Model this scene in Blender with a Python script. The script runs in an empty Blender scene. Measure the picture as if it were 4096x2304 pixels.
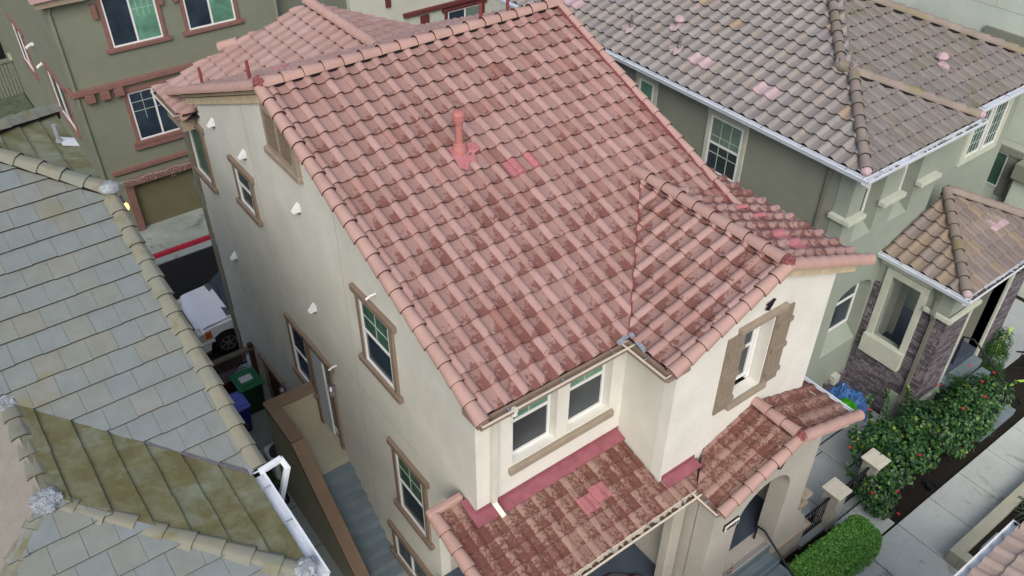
import bpy, bmesh, math, random
import numpy as np
from mathutils import Vector, Matrix, noise
from mathutils.geometry import tessellate_polygon
random.seed(7)
S = bpy.context.scene
COL = S.collection
R = math.radians

# ---------------------------------------------------------------- camera
cam = bpy.data.cameras.new('camera'); cam_o = bpy.data.objects.new('camera', cam); COL.objects.link(cam_o)
rot = Matrix(((0.801467, 0.370488, -0.469456), (-0.598016, 0.503282, -0.623766), (0.005171, 0.78067, 0.624922)))
cam_o.matrix_world = Matrix.Translation((-4.34471, -6.59436, 10.57723)) @ rot.to_4x4()
cam.lens = 30.08; cam.sensor_width = 36; cam.clip_end = 1000; cam.clip_start = .1
S.camera = cam_o
S.render.resolution_x = 1024; S.render.resolution_y = 576
# ---------------------------------------------------------------- light
SUN_EL, SUN_AZ = 42, 216      # azimuth measured from +Y towards +X
w = bpy.data.worlds.new('World'); S.world = w; w.use_nodes = True
nt = w.node_tree; bg = nt.nodes['Background']
sky = nt.nodes.new('ShaderNodeTexSky'); sky.sky_type = 'NISHITA'; sky.sun_disc = False
sky.sun_elevation = R(SUN_EL); sky.sun_rotation = R(SUN_AZ)
sky.air_density = 1.0; sky.dust_density = 5.0; sky.ozone_density = .6
nt.links.new(sky.outputs[0], bg.inputs[0]); bg.inputs[1].default_value = .15
sun = bpy.data.lights.new('sun', 'SUN'); sun.energy = 1.25; sun.angle = R(40); sun.color = (1, .988, .975)
sun_o = bpy.data.objects.new('sun', sun); COL.objects.link(sun_o)
sd = Vector((math.cos(R(SUN_EL))*math.sin(R(SUN_AZ)), math.cos(R(SUN_EL))*math.cos(R(SUN_AZ)), math.sin(R(SUN_EL))))
sun_o.rotation_euler = (-sd).to_track_quat('-Z', 'Y').to_euler(); sun_o.location = (0, 0, 30)
S.view_settings.view_transform = 'Standard'; S.view_settings.look = 'None'
S.view_settings.exposure = .22; S.view_settings.gamma = 1

# ---------------------------------------------------------------- materials
def lin(c):
    if isinstance(c, str): c = tuple(int(c[i:i+2], 16) for i in (0, 2, 4))
    return tuple(((x/255)/12.92 if x/255 <= .04045 else ((x/255+.055)/1.055)**2.4) for x in c[:3])+(1,)
class NT:
    def __init__(s, name):
        s.m = bpy.data.materials.new(name); s.m.use_nodes = True; s.t = s.m.node_tree
        s.b = s.t.nodes['Principled BSDF']
    def n(s, ty, **k):
        n = s.t.nodes.new('ShaderNode'+ty)
        for a, v in k.items(): setattr(n, a, v)
        return n
    def l(s, a, b): s.t.links.new(a, b)
    def noise(s, scale, detail=4, rough=.55, dist=0, vec=None, stretch=None):
        n = s.n('TexNoise'); n.inputs['Scale'].default_value = scale; n.inputs['Detail'].default_value = detail
        n.inputs['Roughness'].default_value = rough; n.inputs['Distortion'].default_value = dist
        if vec is None:
            g = s.n('NewGeometry'); vec = g.outputs['Position']
        if stretch:
            mp = s.n('Mapping'); mp.inputs['Scale'].default_value = stretch; s.l(vec, mp.inputs[0]); vec = mp.outputs[0]
        s.l(vec, n.inputs['Vector'])
        return n.outputs['Fac']
    def ramp(s, fac, stops):
        r = s.n('ValToRGB'); e = r.color_ramp.elements
        while len(e) < len(stops): e.new(.5)
        for i, (p, c) in enumerate(stops):
            e[i].position = p; e[i].color = c if len(c) == 4 else tuple(c)+(1,)
        s.l(fac, r.inputs[0]); return r.outputs[0]
    def mix(s, fac, a, b, mode='MIX'):
        n = s.n('Mix', data_type='RGBA', blend_type=mode)
        for sock, v in ((n.inputs[0], fac), (n.inputs[6], a), (n.inputs[7], b)):
            if hasattr(v, 'links'): s.l(v, sock)
            else: sock.default_value = v
        return n.outputs[2]
    def math(s, op, a, b=0, c=0, clamp=False):
        n = s.n('Math', operation=op, use_clamp=clamp)
        for sock, v in zip(n.inputs, (a, b, c)):
            if hasattr(v, 'links'): s.l(v, sock)
            else: sock.default_value = v
        return n.outputs[0]
    def bump(s, h, strength=.3, dist=.01):
        b = s.n('Bump'); b.inputs['Strength'].default_value = strength; b.inputs['Distance'].default_value = dist
        s.l(h, b.inputs['Height']); s.l(b.outputs[0], s.b.inputs['Normal'])
    def col(s, c):
        if hasattr(c, 'links'): s.l(c, s.b.inputs['Base Color'])
        else: s.b.inputs['Base Color'].default_value = c
    def set(s, rough=.8, metal=0, spec=.3):
        s.b.inputs['Roughness'].default_value = rough; s.b.inputs['Metallic'].default_value = metal
        s.b.inputs['Specular IOR Level'].default_value = spec
def plain(name, c, rough=.7, var=.12, scale=3, metal=0, spec=.3, bump=0, bscale=60):
    k = NT(name); c = lin(c)
    d = tuple(x*(1-var) for x in c[:3])+(1,); u = tuple(min(1, x*(1+var)) for x in c[:3])+(1,)
    k.col(k.ramp(k.noise(scale, 5, .6), [(.3, d), (.7, u)]))
    k.set(rough, metal, spec)
    if bump: k.bump(k.noise(bscale, 3, .7), bump, .01)
    return k.m
def stucco(name, c, stain='6d6453', amt=.35, bump=.5, streak=True):
    k = NT(name); c = lin(c); st = lin(stain)
    d = tuple(x*.9 for x in c[:3])+(1,); u = tuple(min(1, x*1.06) for x in c[:3])+(1,)
    base = k.ramp(k.noise(1.1, 5, .6), [(.3, d), (.7, u)])
    fine = k.noise(70, 4, .75)
    base = k.mix(.5, base, k.ramp(k.noise(34, 5, .8), [(.35, (.43, .43, .43, 1)), (.65, (.58, .58, .58, 1))]), 'OVERLAY')
    if streak:
        s1 = k.noise(1.1, 6, .6, .4, stretch=(1.0, 1.0, .5))
        base = k.mix(k.ramp(s1, [(.45, (0, 0, 0, 1)), (.85, (amt*.7,)*3+(1,))]), base, st)
    k.col(base); k.set(.92, 0, .15)
    k.bump(fine, bump, .012)
    return k.m
def tile_mat(name, A, B, patch=None, pbias=0, pgrad=0, moss=None, mossb=0, accents=None, scale=1.0, pantint=None, rough=.75, pal=1.0):
    """per-tile tints from the tile's UV cell; patches where paint has come off the tile surface"""
    k = NT(name)
    uv = k.n('UVMap'); sep = k.n('SeparateXYZ'); k.l(uv.outputs[0], sep.inputs[0])
    fx = k.math('FRACT', sep.outputs[0]); fy = k.math('FRACT', sep.outputs[1])
    ix = k.math('FLOOR', sep.outputs[0]); iy = k.math('FLOOR', sep.outputs[1])
    cb = k.n('CombineXYZ'); k.l(ix, cb.inputs[0]); k.l(iy, cb.inputs[1])
    wn = k.n('TexWhiteNoise', noise_dimensions='3D'); k.l(cb.outputs[0], wn.inputs[0])
    rnd = wn.outputs['Value']
    base = k.mix(rnd, lin(A), lin(B))
    if accents:
        wn2 = k.n('TexWhiteNoise', noise_dimensions='3D'); ad = k.n('VectorMath', operation='ADD'); ad.inputs[1].default_value = (17.3, 5.1, 2.2)
        k.l(cb.outputs[0], ad.inputs[0]); k.l(ad.outputs[0], wn2.inputs[0])
        for i, (thr, c, am) in enumerate(accents):
            f = k.math('GREATER_THAN', wn2.outputs['Value'], thr)
            f = k.math('MULTIPLY', f, am)
            base = k.mix(f, base, lin(c))
    var = k.noise(5*scale, 6, .65)
    base = k.mix(.45, base, k.ramp(var, [(.3, (.40, .40, .40, 1)), (.7, (.6, .6, .6, 1))]), 'OVERLAY')
    pan = k.ramp(fx, [(.50, (0, 0, 0, 1)), (.60, (.32, .32, .32, 1))]) if pantint else None
    if pantint: base = k.mix(pan, base, lin(pantint))  # darker tint across the pan side of each tile
    if patch:
        n1 = k.noise(13*scale, 7, .66, .6); n2 = k.noise(.55, 3, .5)
        f = k.math('ADD', k.math('MULTIPLY', n1, 1.0), k.math('MULTIPLY', n2, .55))
        f = k.math('ADD', f, k.math('MULTIPLY', k.math('SUBTRACT', .55, fy), .34*pal))
        f = k.math('ADD', f, k.math('MULTIPLY', k.math('SUBTRACT', fx, .45), .30*pal))
        f = k.math('ADD', f, k.math('MULTIPLY', k.math('SUBTRACT', rnd, .5), .16*pal))
        f = k.math('ADD', f, k.math('MULTIPLY', k.math('SUBTRACT', 10, sep.outputs[1]), pgrad))
        f = k.math('ADD', f, pbias)
        fac = k.ramp(f, [(.79, (0, 0, 0, 1)), (.85, (.88, .88, .88, 1))])
        pc = k.mix(k.noise(2.5, 4), lin(patch), tuple(x*.72 for x in lin(patch)[:3])+(1,))
        base = k.mix(fac, base, pc)
    if moss:
        nm = k.noise(1.3*scale, 7, .68, .3); f = k.math('ADD', nm, mossb)
        f = k.math('ADD', f, k.math('MULTIPLY', k.math('SUBTRACT', .5, fy), .05))
        f = k.math('ADD', f, k.math('MULTIPLY', k.math('SUBTRACT', rnd, .5), .07))
        fac = k.ramp(f, [(.5, (0, 0, 0, 1)), (.74, (.85, .85, .85, 1))])
        mc = k.mix(k.noise(16, 5, .7), lin(moss), tuple(x*.55 for x in lin(moss)[:3])+(1,))
        base = k.mix(fac, base, mc)
    sp = k.noise(85, 4, .8)
    base = k.mix(.3, base, k.ramp(sp, [(.35, (.38, .38, .38, 1)), (.65, (.62, .62, .62, 1))]), 'OVERLAY')
    k.col(base); k.set(rough, 0, .3); k.bump(sp, .35, .006)
    return k.m
def glass(name, c, rough=.12):
    k = NT(name); c = lin(c)
    k.col(k.ramp(k.noise(1.7, 2, .5, .6), [(.35, tuple(x*.7 for x in c[:3])+(1,)), (.7, tuple(x*1.25 for x in c[:3])+(1,))]))
    k.set(rough, 0, .5); return k.m
def leafmat(name, stops, rough=.45):
    k = NT(name); uv = k.n('UVMap'); wn = k.n('TexWhiteNoise', noise_dimensions='2D')
    k.l(uv.outputs[0], wn.inputs[0]); k.col(k.ramp(wn.outputs['Value'], [(p, lin(c)) for p, c in stops])); k.set(rough, 0, .35)
    return k.m

M = {}
M['tile_main'] = tile_mat('terracotta_tile', 'a38682', '91756f', patch='784c47', pbias=-.165, pgrad=.0135, pantint='73564f', accents=[(.90, '946860', .35), (.97, '744a44', .45)])
M['tile_bay'] = tile_mat('terracotta_tile_bay', 'a08580', '90736d', patch='744a44', pbias=-.07, pgrad=.0, pantint='73564f', accents=[(.93, '8e625a', .35)])
M['tile_porch'] = tile_mat('terracotta_tile_porch', '92796f', '84685f', patch='683f38', pbias=.015, pgrad=.0, pantint='735148', accents=[(.92, '683f38', .5), (.98, '7c5046', .45)], scale=1.5, pal=.45)
M['tile_rear'] = tile_mat('terracotta_tile_rear', '9b8481', '917772', patch='7d534e', pbias=-.42)
M['cap_red'] = plain('terracotta_ridge', 'a58982', .75, .10, 2.2, bump=.3)
M['fresh_pink'] = plain('fresh_pink_paint', 'a36a70', .75, .16, 9, bump=.4)
M['fresh_pink2'] = plain('faded_pink_paint', 'a8959c', .75, .08, 6, bump=.3)
M['pink_metal'] = plain('pink_flashing_paint', '85505a', .65, .2, 5)
M['vent_red'] = plain('vent_pipe_paint', 'a06a68', .6, .12, 5)
M['vent_dark'] = plain('dark_red_pipe', '7e3e3e', .6, .12, 5)
M['tile_gray'] = tile_mat('concrete_tile_taupe', '8c8987', '807d7d', moss='7f7b5c', mossb=-.2, pantint='6c6a66', accents=[(.66, '8a8179', .45), (.9, '7b787e', .6), (.985, '93816c', .8)])
M['tile_gray_moss'] = tile_mat('concrete_tile_mossy', '7b7875', '716e6d', moss='6d6c46', mossb=-.03, accents=[(.8, '7a7066', .4)])
M['tile_gray_porch'] = tile_mat('concrete_tile_warm', '827870', '756e6e', moss='74725a', mossb=-.12, accents=[(.6, '88795f', .4), (.86, '6b656a', .6)])
M['cap_gray'] = NT('concrete_ridge')
k = M['cap_gray']; b_ = k.ramp(k.noise(2, 5, .6), [(.3, lin('746c66')), (.7, lin('8a817c'))])
b_ = k.mix(k.ramp(k.noise(2.3, 6, .6, .2), [(.55, (0, 0, 0, 1)), (.68, (.7, .7, .7, 1))]), b_, lin('76744a')); k.col(b_); k.set(.85); k.bump(k.noise(70), .3, .006); M['cap_gray'] = k.m
M['slate'] = tile_mat('flat_tile_gray_green', '6f797a', '737770', moss='7a7548', mossb=-.11, accents=[(.66, '6f7a80', .45), (.88, '7f7b70', .35)], scale=.9)
M['slate_moss'] = tile_mat('flat_tile_mossy', '7a8170', '76765c', moss='6a6740', mossb=.13, scale=2.2)
M['slate_pale'] = tile_mat('flat_tile_pale', '86867f', '87827b', moss='77745a', mossb=-.2)
M['cap_slate'] = NT('flat_ridge_tile'); k = M['cap_slate']
b_ = k.ramp(k.noise(2, 5, .6), [(.3, lin('70776f')), (.7, lin('7e7c6e'))])
b_ = k.mix(k.ramp(k.noise(2.6, 6, .65, .2), [(.55, (0, 0, 0, 1)), (.70, (.8, .8, .8, 1))]), b_, lin('64623e')); k.col(b_); k.set(.85); k.bump(k.noise(70), .3, .006); M['cap_slate'] = k.m
M['tile_opp'] = tile_mat('beige_tile', 'a99a90', 'a08f88', moss='a09870', mossb=-.12)
M['edge_red'] = plain('shaded_raw_edge_brown', '4a2a26', .9, .2, 12)  # raw tile edge, its colour darkened further to paint the course-line shadow
M['edge_gray'] = plain('shaded_raw_edge_gray', '3b3a39', .9, .2, 12)  # gray raw edge with the course-gap shadow painted into its colour
M['deck'] = plain('black_underlayment', '1c1b20', .8, .2, 8)
M['stucco_cream'] = stucco('cream_stucco', 'cacdc6', 'a09c8e', .35)
M['stucco_white'] = stucco('pale_cream_stucco', 'd3d5d0', 'b2b0a6', .25)
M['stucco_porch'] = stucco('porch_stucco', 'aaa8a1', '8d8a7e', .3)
M['stucco_olive'] = stucco('olive_stucco', '777d70', '686757', .35)
M['stucco_gray'] = stucco('sage_gray_stucco', '7f847a', '6e7164', .3)
M['stucco_sage'] = stucco('pale_sage_stucco', '8b958c', '7c8278', .3)
M['stucco_mint'] = stucco('pale_mint_stucco', 'b9c6bd', '9da899', .25)
M['stucco_offwhite'] = stucco('offwhite_stucco', 'b4b9b1', '989b8c', .25)
M['stucco_stair'] = stucco('stair_stucco', 'a5a28f', '857d66', .4)
M['trim_brown'] = stucco('brown_trim', '7b6e62', '5f5244', .3, streak=False)
M['trim_tan'] = plain('tan_trim', '8f8577', .8, .1, 6, bump=.3)
M['cap_brown'] = stucco('stair_cap_paint', '7e6d5e', '644d3a', .5, streak=True)
M['rake_cream'] = plain('cream_board', 'bcb097', .7, .14, 5)
M['shutter'] = plain('tan_shutter', '81776b', .75, .08, 5, bump=.25)
M['white'] = plain('white_vinyl', 'd4d8da', .4, .04, 4)
M['gutter_white'] = plain('white_gutter', 'c9d2dc', .35, .08, 3)
M['gutter_tan'] = plain('tan_gutter', '8a7a70', .6, .12, 6)
M['gutter_lip'] = plain('pale_gutter_lip', 'c9c2b4', .5, .08, 6)
M['debris'] = plain('leaf_debris', '5c5046', .95, .4, 25, bump=1, bscale=40)
M['trim_mauve'] = plain('mauve_trim', '7a5b55', .75, .1, 5)
M['trim_maroon'] = plain('maroon_trim', '5d302f', .7, .1, 5)
M['trim_sage'] = plain('sage_trim', 'b0b6ab', .7, .08, 4, bump=.3)
M['glass_dark'] = glass('dark_window_glass', '2b3845')
M['glass_screen'] = glass('screened_glass', '323b40', .35)
M['glass_green'] = glass('green_window_glass', '3f5e52')
M['glass_teal'] = glass('teal_window_glass', '5d8a78', .25)
M['glass_black'] = glass('black_glass', '14181c')
M['blinds'] = plain('window_blinds', '66796f', .5, .1, 3)
M['muntin'] = plain('pale_muntin', '9fb5aa', .5, .05, 4)
M['door_white'] = plain('white_door_paint', 'a9b4c0', .45, .05, 3)
M['door_brown'] = plain('brown_door', '4a3324', .6, .15, 4)
M['garage'] = plain('garage_door_paint', '66634c', .6, .08, 2)
M['iron'] = plain('black_iron', '23242c', .5, .2, 6, metal=.3)
M['steel'] = plain('galvanised_lead', '8a9299', .6, .3, 20, metal=.2, bump=.8, bscale=26)
M['steel_dark'] = plain('dull_pipe_metal', '6d6a70', .5, .2, 10, metal=.3)
M['mortar_pink'] = plain('pink_mortar', '7c4a4c', .9, .4, 30, bump=1, bscale=30)
M['mortar_gray'] = plain('gray_mortar', '7d7478', .9, .35, 30, bump=1, bscale=30)
M['pewter'] = plain('pewter_fixture', '8d8a92', .4, .3, 20, metal=.4)
M['downspout'] = plain('cream_downspout', 'c3c4bb', .5, .1, 2)
M['downspout_gray'] = plain('sage_downspout', '6f7168', .5, .1, 2)
M['step_blue'] = plain('blue_gray_painted_concrete', '68777f', .75, .14, 2.5, bump=.3)
M['porch_floor'] = plain('navy_gray_porch_floor', '3c4756', .7, .2, 2, bump=.2)
def conc(name, a, b, stain, thr=.58, g=1.0):
    k = NT(name); c = k.ramp(k.noise(1.2, 6, .65), [(.3, lin(a)), (.7, lin(b))])
    c = k.mix(k.ramp(k.noise(g, 8, .7, .8), [(thr, (0, 0, 0, 1)), (thr+.08, (.62, .62, .62, 1))]), c, lin(stain))
    c = k.mix(k.ramp(k.noise(17, 6, .75, .4), [(.60, (0, 0, 0, 1)), (.68, (.5, .5, .5, 1))]), c, lin('3f4238'))
    f = k.noise(90, 4, .8)
    c = k.mix(.4, c, k.ramp(f, [(.35, (.35, .35, .35, 1)), (.65, (.65, .65, .65, 1))]), 'OVERLAY')
    k.col(c); k.set(.85, 0, .3); k.bump(f, .4, .008); return k.m
M['walk'] = conc('sidewalk_concrete', 'a9b1ae', 'b8c0bd', '716b55', .57)
M['patio'] = conc('patio_concrete', '939b9f', 'a2aaae', '5a5c52', .66)
M['walk_side'] = conc('side_walk_concrete', '7d8887', '8d9796', '454638', .6)
M['apron'] = conc('driveway_concrete', '7f8984', '9aa39d', '4b5250', .57)
M['joint'] = plain('concrete_joint', '23251f', .95, .2, 20)
M['planter_wall'] = conc('tan_planter_concrete', '9a9a8a', 'a8a896', '6c6a55', .68)
M['asphalt'] = plain('asphalt', '101215', .9, .25, 8, bump=.6)
M['red_paint'] = plain('red_curb_paint', '96253a', .6, .2, 4)
M['soil'] = NT('dark_mulch'); k = M['soil']; k.col(k.ramp(k.noise(45, 8, .8), [(.38, lin('100e0c')), (.56, lin('25201a')), (.72, lin('4a4036'))])); k.set(.95); k.bump(k.noise(40, 6, .8), 1, .03); M['soil'] = k.m
M['ground'] = plain('packed_earth', '4a4a3e', .95, .25, 1.2, bump=.5)
M['grass_far'] = plain('weedy_yard', '4d5747', .95, .35, 3, bump=1)
M['pier_cap'] = conc('precast_cap', 'bdbaab', 'cbc8b9', '8a866f', .68)
M['hibiscus'] = leafmat('hibiscus_leaves', [(0, '132a1b'), (.4, '1f4223'), (.75, '2f5a2b'), (.93, '4c7434'), (1, '7f9440')], .35)
M['hedge'] = leafmat('hedge_leaves', [(0, '2c5a20'), (.4, '4a8032'), (.75, '639c40'), (1, '86b85a')], .5)
M['fern'] = leafmat('feathery_leaves', [(0, '173318'), (.6, '2a5322'), (1, '4e7a30')], .6)
M['ivy'] = leafmat('ivy_leaves', [(0, '14260f'), (.6, '20401c'), (1, '3a6030')], .6)
M['redleaf'] = leafmat('red_shrub_leaves', [(0, '4a1d22'), (.5, '6e2f32'), (.85, '8f5550'), (1, 'b08f86')], .6)
M['aloe'] = plain('aloe_leaf', '3f5647', .5, .2, 6)
M['stem'] = plain('woody_stem', '4a3c2c', .8, .2, 10)
M['flower'] = plain('red_petals', 'c22f3c', .5, .15, 20)
M['tarp'] = plain('blue_tarp', '3f6ca6', .35, .22, 6, spec=.5)
M['bag_green'] = plain('green_plastic_bag', '3fa018', .35, .3, 8, spec=.5)
M['green_bin'] = plain('green_bin_plastic', '1f6242', .4, .1, 5)
M['green_bin_dark'] = plain('green_bin_body', '0e3322', .5, .1, 5)
M['blue_bin'] = plain('blue_bin_lid', '5660b8', .4, .1, 5)
M['blue_bin_dark'] = plain('blue_bin_body', '1c2370', .5, .1, 5)
M['black_plastic'] = plain('black_plastic', '17191c', .5, .2, 6)
M['ac'] = plain('white_ac_casing', 'b3bac0', .5, .06, 4)
M['lattice'] = plain('brown_lattice', '3c241b', .8, .2, 9)
M['lattice_top'] = plain('weathered_rail', '5b5850', .85, .2, 9)
M['truck'] = plain('silver_white_car_paint', 'e2e5ec', .25, .03, 2, spec=.6)
M['truck_lower'] = plain('gray_bumper', '55555a', .5, .1, 4)
M['rubber'] = plain('tyre_rubber', '111214', .8, .15, 15)
M['rim'] = plain('alloy_rim', '8a8680', .35, .1, 10, metal=.6)
M['amber'] = plain('amber_lens', 'c8602a', .2, .1, 10, spec=.6)
M['clear_lens'] = plain('clear_lens', 'b8b5ae', .15, .2, 10, spec=.6)
M['hose'] = plain('dark_red_hose', '2c1417', .5, .1, 10)
M['sign_white'] = plain('white_plaque', 'cfd0cc', .5, .05, 8)
M['black'] = plain('black_paint', '101012', .5, .1, 8)
M['dark_room'] = plain('dark_interior', '0f1210', .9, .1, 4)
M['yellow_tape'] = plain('neon_strap', 'a8c85a', .5, .1, 8)
M['wood_gray'] = plain('weathered_boards', '6a7068', .9, .25, 14)
k = NT('warm_bulb'); k.col(lin('ffd090')); k.b.inputs['Emission Color'].default_value = lin('ffb050'); k.b.inputs['Emission Strength'].default_value = 5; M['bulb'] = k.m
# stacked ledge stone
k = NT('ledge_stone'); g = k.n('NewGeometry'); sp = k.n('SeparateXYZ'); k.l(g.outputs['Position'], sp.inputs[0])
uu = k.math('ADD', sp.outputs[0], sp.outputs[1]); cbn = k.n('CombineXYZ')
wob = k.noise(2.2, 3, .6); zz = k.math('ADD', sp.outputs[2], k.math('MULTIPLY', wob, .12))
k.l(uu, cbn.inputs[0]); k.l(zz, cbn.inputs[1])
br = k.n('TexBrick'); br.offset = .37; br.squash = .6; br.squash_frequency = 3
br.inputs['Scale'].default_value = 1; br.inputs['Brick Width'].default_value = .27; br.inputs['Row Height'].default_value = .062
br.inputs['Mortar Size'].default_value = .006; br.inputs['Mortar Smooth'].default_value = .4; br.inputs['Bias'].default_value = -.1
br.inputs['Color1'].default_value = lin('59535a'); br.inputs['Color2'].default_value = lin('86828a'); br.inputs['Mortar'].default_value = lin('1b191b')
k.l(cbn.outputs[0], br.inputs['Vector'])
k.col(k.mix(.6, br.outputs['Color'], k.ramp(k.noise(7, 6, .7), [(.3, (.25, .25, .25, 1)), (.7, (.7, .7, .7, 1))]), 'OVERLAY')); k.set(.9, 0, .2)
hh = k.math('ADD', k.math('MULTIPLY', br.outputs['Fac'], -1), k.noise(9, 5, .7)); k.bump(hh, .9, .05); M['stone'] = k.m

# ---------------------------------------------------------------- object helpers
def mesh_obj(name, me, m, parent=None):
    o = bpy.data.objects.new(name, me); COL.objects.link(o)
    for x in (m if isinstance(m, (list, tuple)) else [m]): me.materials.append(x)
    if parent is not None: o.parent = parent
    return o
def obj(name, bm, m, parent=None, smooth=False, bevel=0):
    bmesh.ops.recalc_face_normals(bm, faces=bm.faces)
    if smooth:
        for f in bm.faces: f.smooth = True
    me = bpy.data.meshes.new(name); bm.to_mesh(me); bm.free()
    o = mesh_obj(name, me, m, parent)
    if bevel:
        md = o.modifiers.new('bevel', 'BEVEL'); md.width = bevel; md.segments = 2; md.limit_method = 'ANGLE'; md.angle_limit = R(50)
    return o
def thing(name, label, cat, group=None, loc=(0, 0, 0)):
    o = bpy.data.objects.new(name, None); COL.objects.link(o); o['label'] = label; o['category'] = cat
    if group: o['group'] = group
    return o
def tag(o, label, cat, group=None):
    o['label'] = label; o['category'] = cat
    if group: o['group'] = group
    return o
def struct(name, bm, m):
    o = obj(name, bm, m); o['kind'] = 'structure'; return o
def BM(): return bmesh.new()
def mp(axis, c, sgn):
    """local (u along the wall, d outwards, z) to world"""
    if axis == 'x': return lambda u, d, z: Vector((c+sgn*d, u, z))
    return lambda u, d, z: Vector((u, c+sgn*d, z))
I3 = lambda x, y, z: Vector((x, y, z))
def box(bm, x0, x1, y0, y1, z0, z1, f=I3):
    v = [bm.verts.new(f(x, y, z)) for x in (x0, x1) for y in (y0, y1) for z in (z0, z1)]
    for q in ((0, 1, 3, 2), (4, 6, 7, 5), (0, 4, 5, 1), (2, 3, 7, 6), (0, 2, 6, 4), (1, 5, 7, 3)):
        bm.faces.new([v[i] for i in q])
    return v
def plate(bm, f, outer, holes, d0, d1):
    """polygon (u,z) with holes, thickened between d0 and d1"""
    loops = [outer]+list(holes); flat = [p for l in loops for p in l]
    tris = tessellate_polygon([[Vector((p[0], p[1], 0)) for p in l] for l in loops])
    A = [bm.verts.new(f(p[0], d0, p[1])) for p in flat]; B = [bm.verts.new(f(p[0], d1, p[1])) for p in flat]
    for t in tris:
        try: bm.faces.new([A[i] for i in t]); bm.faces.new([B[i] for i in reversed(t)])
        except ValueError: pass
    k = 0
    for l in loops:
        n = len(l)
        for i in range(n):
            a, b = k+i, k+(i+1) % n
            try: bm.faces.new((A[a], A[b], B[b], B[a]))
            except ValueError: pass
        k += n
def rect(u0, u1, z0, z1): return [(u0, z0), (u1, z0), (u1, z1), (u0, z1)]
def tube(bm, pts, r, n=8, cap=True):
    pts = [Vector(p) for p in pts]; rings = []
    rr = r if isinstance(r, (list, tuple)) else [r]*len(pts)
    for i, p in enumerate(pts):
        d = (pts[min(i+1, len(pts)-1)]-pts[max(i-1, 0)]).normalized()
        a = d.orthogonal().normalized() if i == 0 else (rings_a-d*rings_a.dot(d)).normalized()
        rings_a = a; b = d.cross(a)
        rings.append([bm.verts.new(p+(a*math.cos(t*2*math.pi/n)+b*math.sin(t*2*math.pi/n))*rr[i]) for t in range(n)])
    for i in range(len(rings)-1):
        for j in range(n): bm.faces.new((rings[i][j], rings[i][(j+1) % n], rings[i+1][(j+1) % n], rings[i+1][j]))
    if cap: bm.faces.new(rings[0][::-1]); bm.faces.new(rings[-1])
def bar(bm, a, b, w, h, up=(0, 0, 1)):
    """rectangular bar from a to b"""
    a = Vector(a); b = Vector(b); d = (b-a).normalized(); s = d.cross(Vector(up)).normalized(); t = s.cross(d)
    v = [bm.verts.new(p+s*x*w/2+t*y*h/2) for p in (a, b) for x, y in ((-1, -1), (1, -1), (1, 1), (-1, 1))]
    for q in ((0, 3, 2, 1), (4, 5, 6, 7), (0, 1, 5, 4), (1, 2, 6, 5), (2, 3, 7, 6), (3, 0, 4, 7)): bm.faces.new([v[i] for i in q])
def lathe(bm, c, prof, n=20, ax=(0, 0, 1)):
    c = Vector(c); q = Vector((0, 0, 1)).rotation_difference(Vector(ax)); rings = []
    for r, z in prof:
        rings.append([bm.verts.new(c+q @ Vector((r*math.cos(t*2*math.pi/n), r*math.sin(t*2*math.pi/n), z))) for t in range(n)])
    for i in range(len(rings)-1):
        for j in range(n): bm.faces.new((rings[i][j], rings[i][(j+1) % n], rings[i+1][(j+1) % n], rings[i+1][j]))
    bm.faces.new(rings[0][::-1]); bm.faces.new(rings[-1])
def blob(bm, c, rad, amp=.35, sub=3, fr=14, flat=1):
    r = bmesh.ops.create_icosphere(bm, subdivisions=sub, radius=1)
    c = Vector(c)
    for v in r['verts']:
        n = v.co.normalized(); k = 1+amp*noise.noise(n*2.3+c*3)+amp*.6*noise.noise(n*fr*.5+c)
        v.co = c+Vector((n.x*rad[0], n.y*rad[1], n.z*rad[2]*flat))*k

# ---------------------------------------------------------------- roof tiles
def prof_barrel(W=.304):
    p = [(0, 0), (0, .021)]
    for i in range(9):
        t = i/8; p.append((W*(.03+.49*t), .021+.047*math.sin(math.pi*t)**.8-.013*t))
    p += [(W*.60, .004), (W*.72, .001), (W*.9, .006), (W*1.0, .008)]
    return p
def prof_low(W=.284):
    p = [(0, 0), (0, .016)]
    for i in range(7):
        t = i/6; p.append((W*(.03+.5*t), .016+.030*math.sin(math.pi*t)**.85-.010*t))
    p += [(W*.62, .004), (W*.8, .010), (W*1.0, .006)]
    return p
def prof_flat(W=.304): return [(0, .000), (W*.012, .006), (W*.99, .006), (W, .000)]
class Slope:
    """tile grid on a roof plane: E0 eave origin, U eave direction, H uphill direction (both horizontal), pitch m"""
    def __init__(s, E0, U, H, m):
        s.E0 = Vector(E0); s.U = Vector((U[0], U[1], 0)).normalized(); s.H = Vector((H[0], H[1], 0)).normalized(); s.m = m
        s.N = (Vector((0, 0, 1))-s.H*m).normalized()
    def P(s, u, v, h=0): return s.E0+s.U*u+s.H*v+Vector((0, 0, s.m*v))+s.N*h
def clip(bm, cuts):
    for (px, py, nx, ny) in cuts:
        bmesh.ops.bisect_plane(bm, geom=list(bm.verts)+list(bm.edges)+list(bm.faces), dist=1e-5,
                               plane_co=(px, py, 0), plane_no=(-nx, -ny, 0), clear_outer=True)
def inside(p, cuts, mrg): return all((p.x-px)*nx+(p.y-py)*ny > -mrg*math.hypot(nx, ny) for px, py, nx, ny in cuts)
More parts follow.
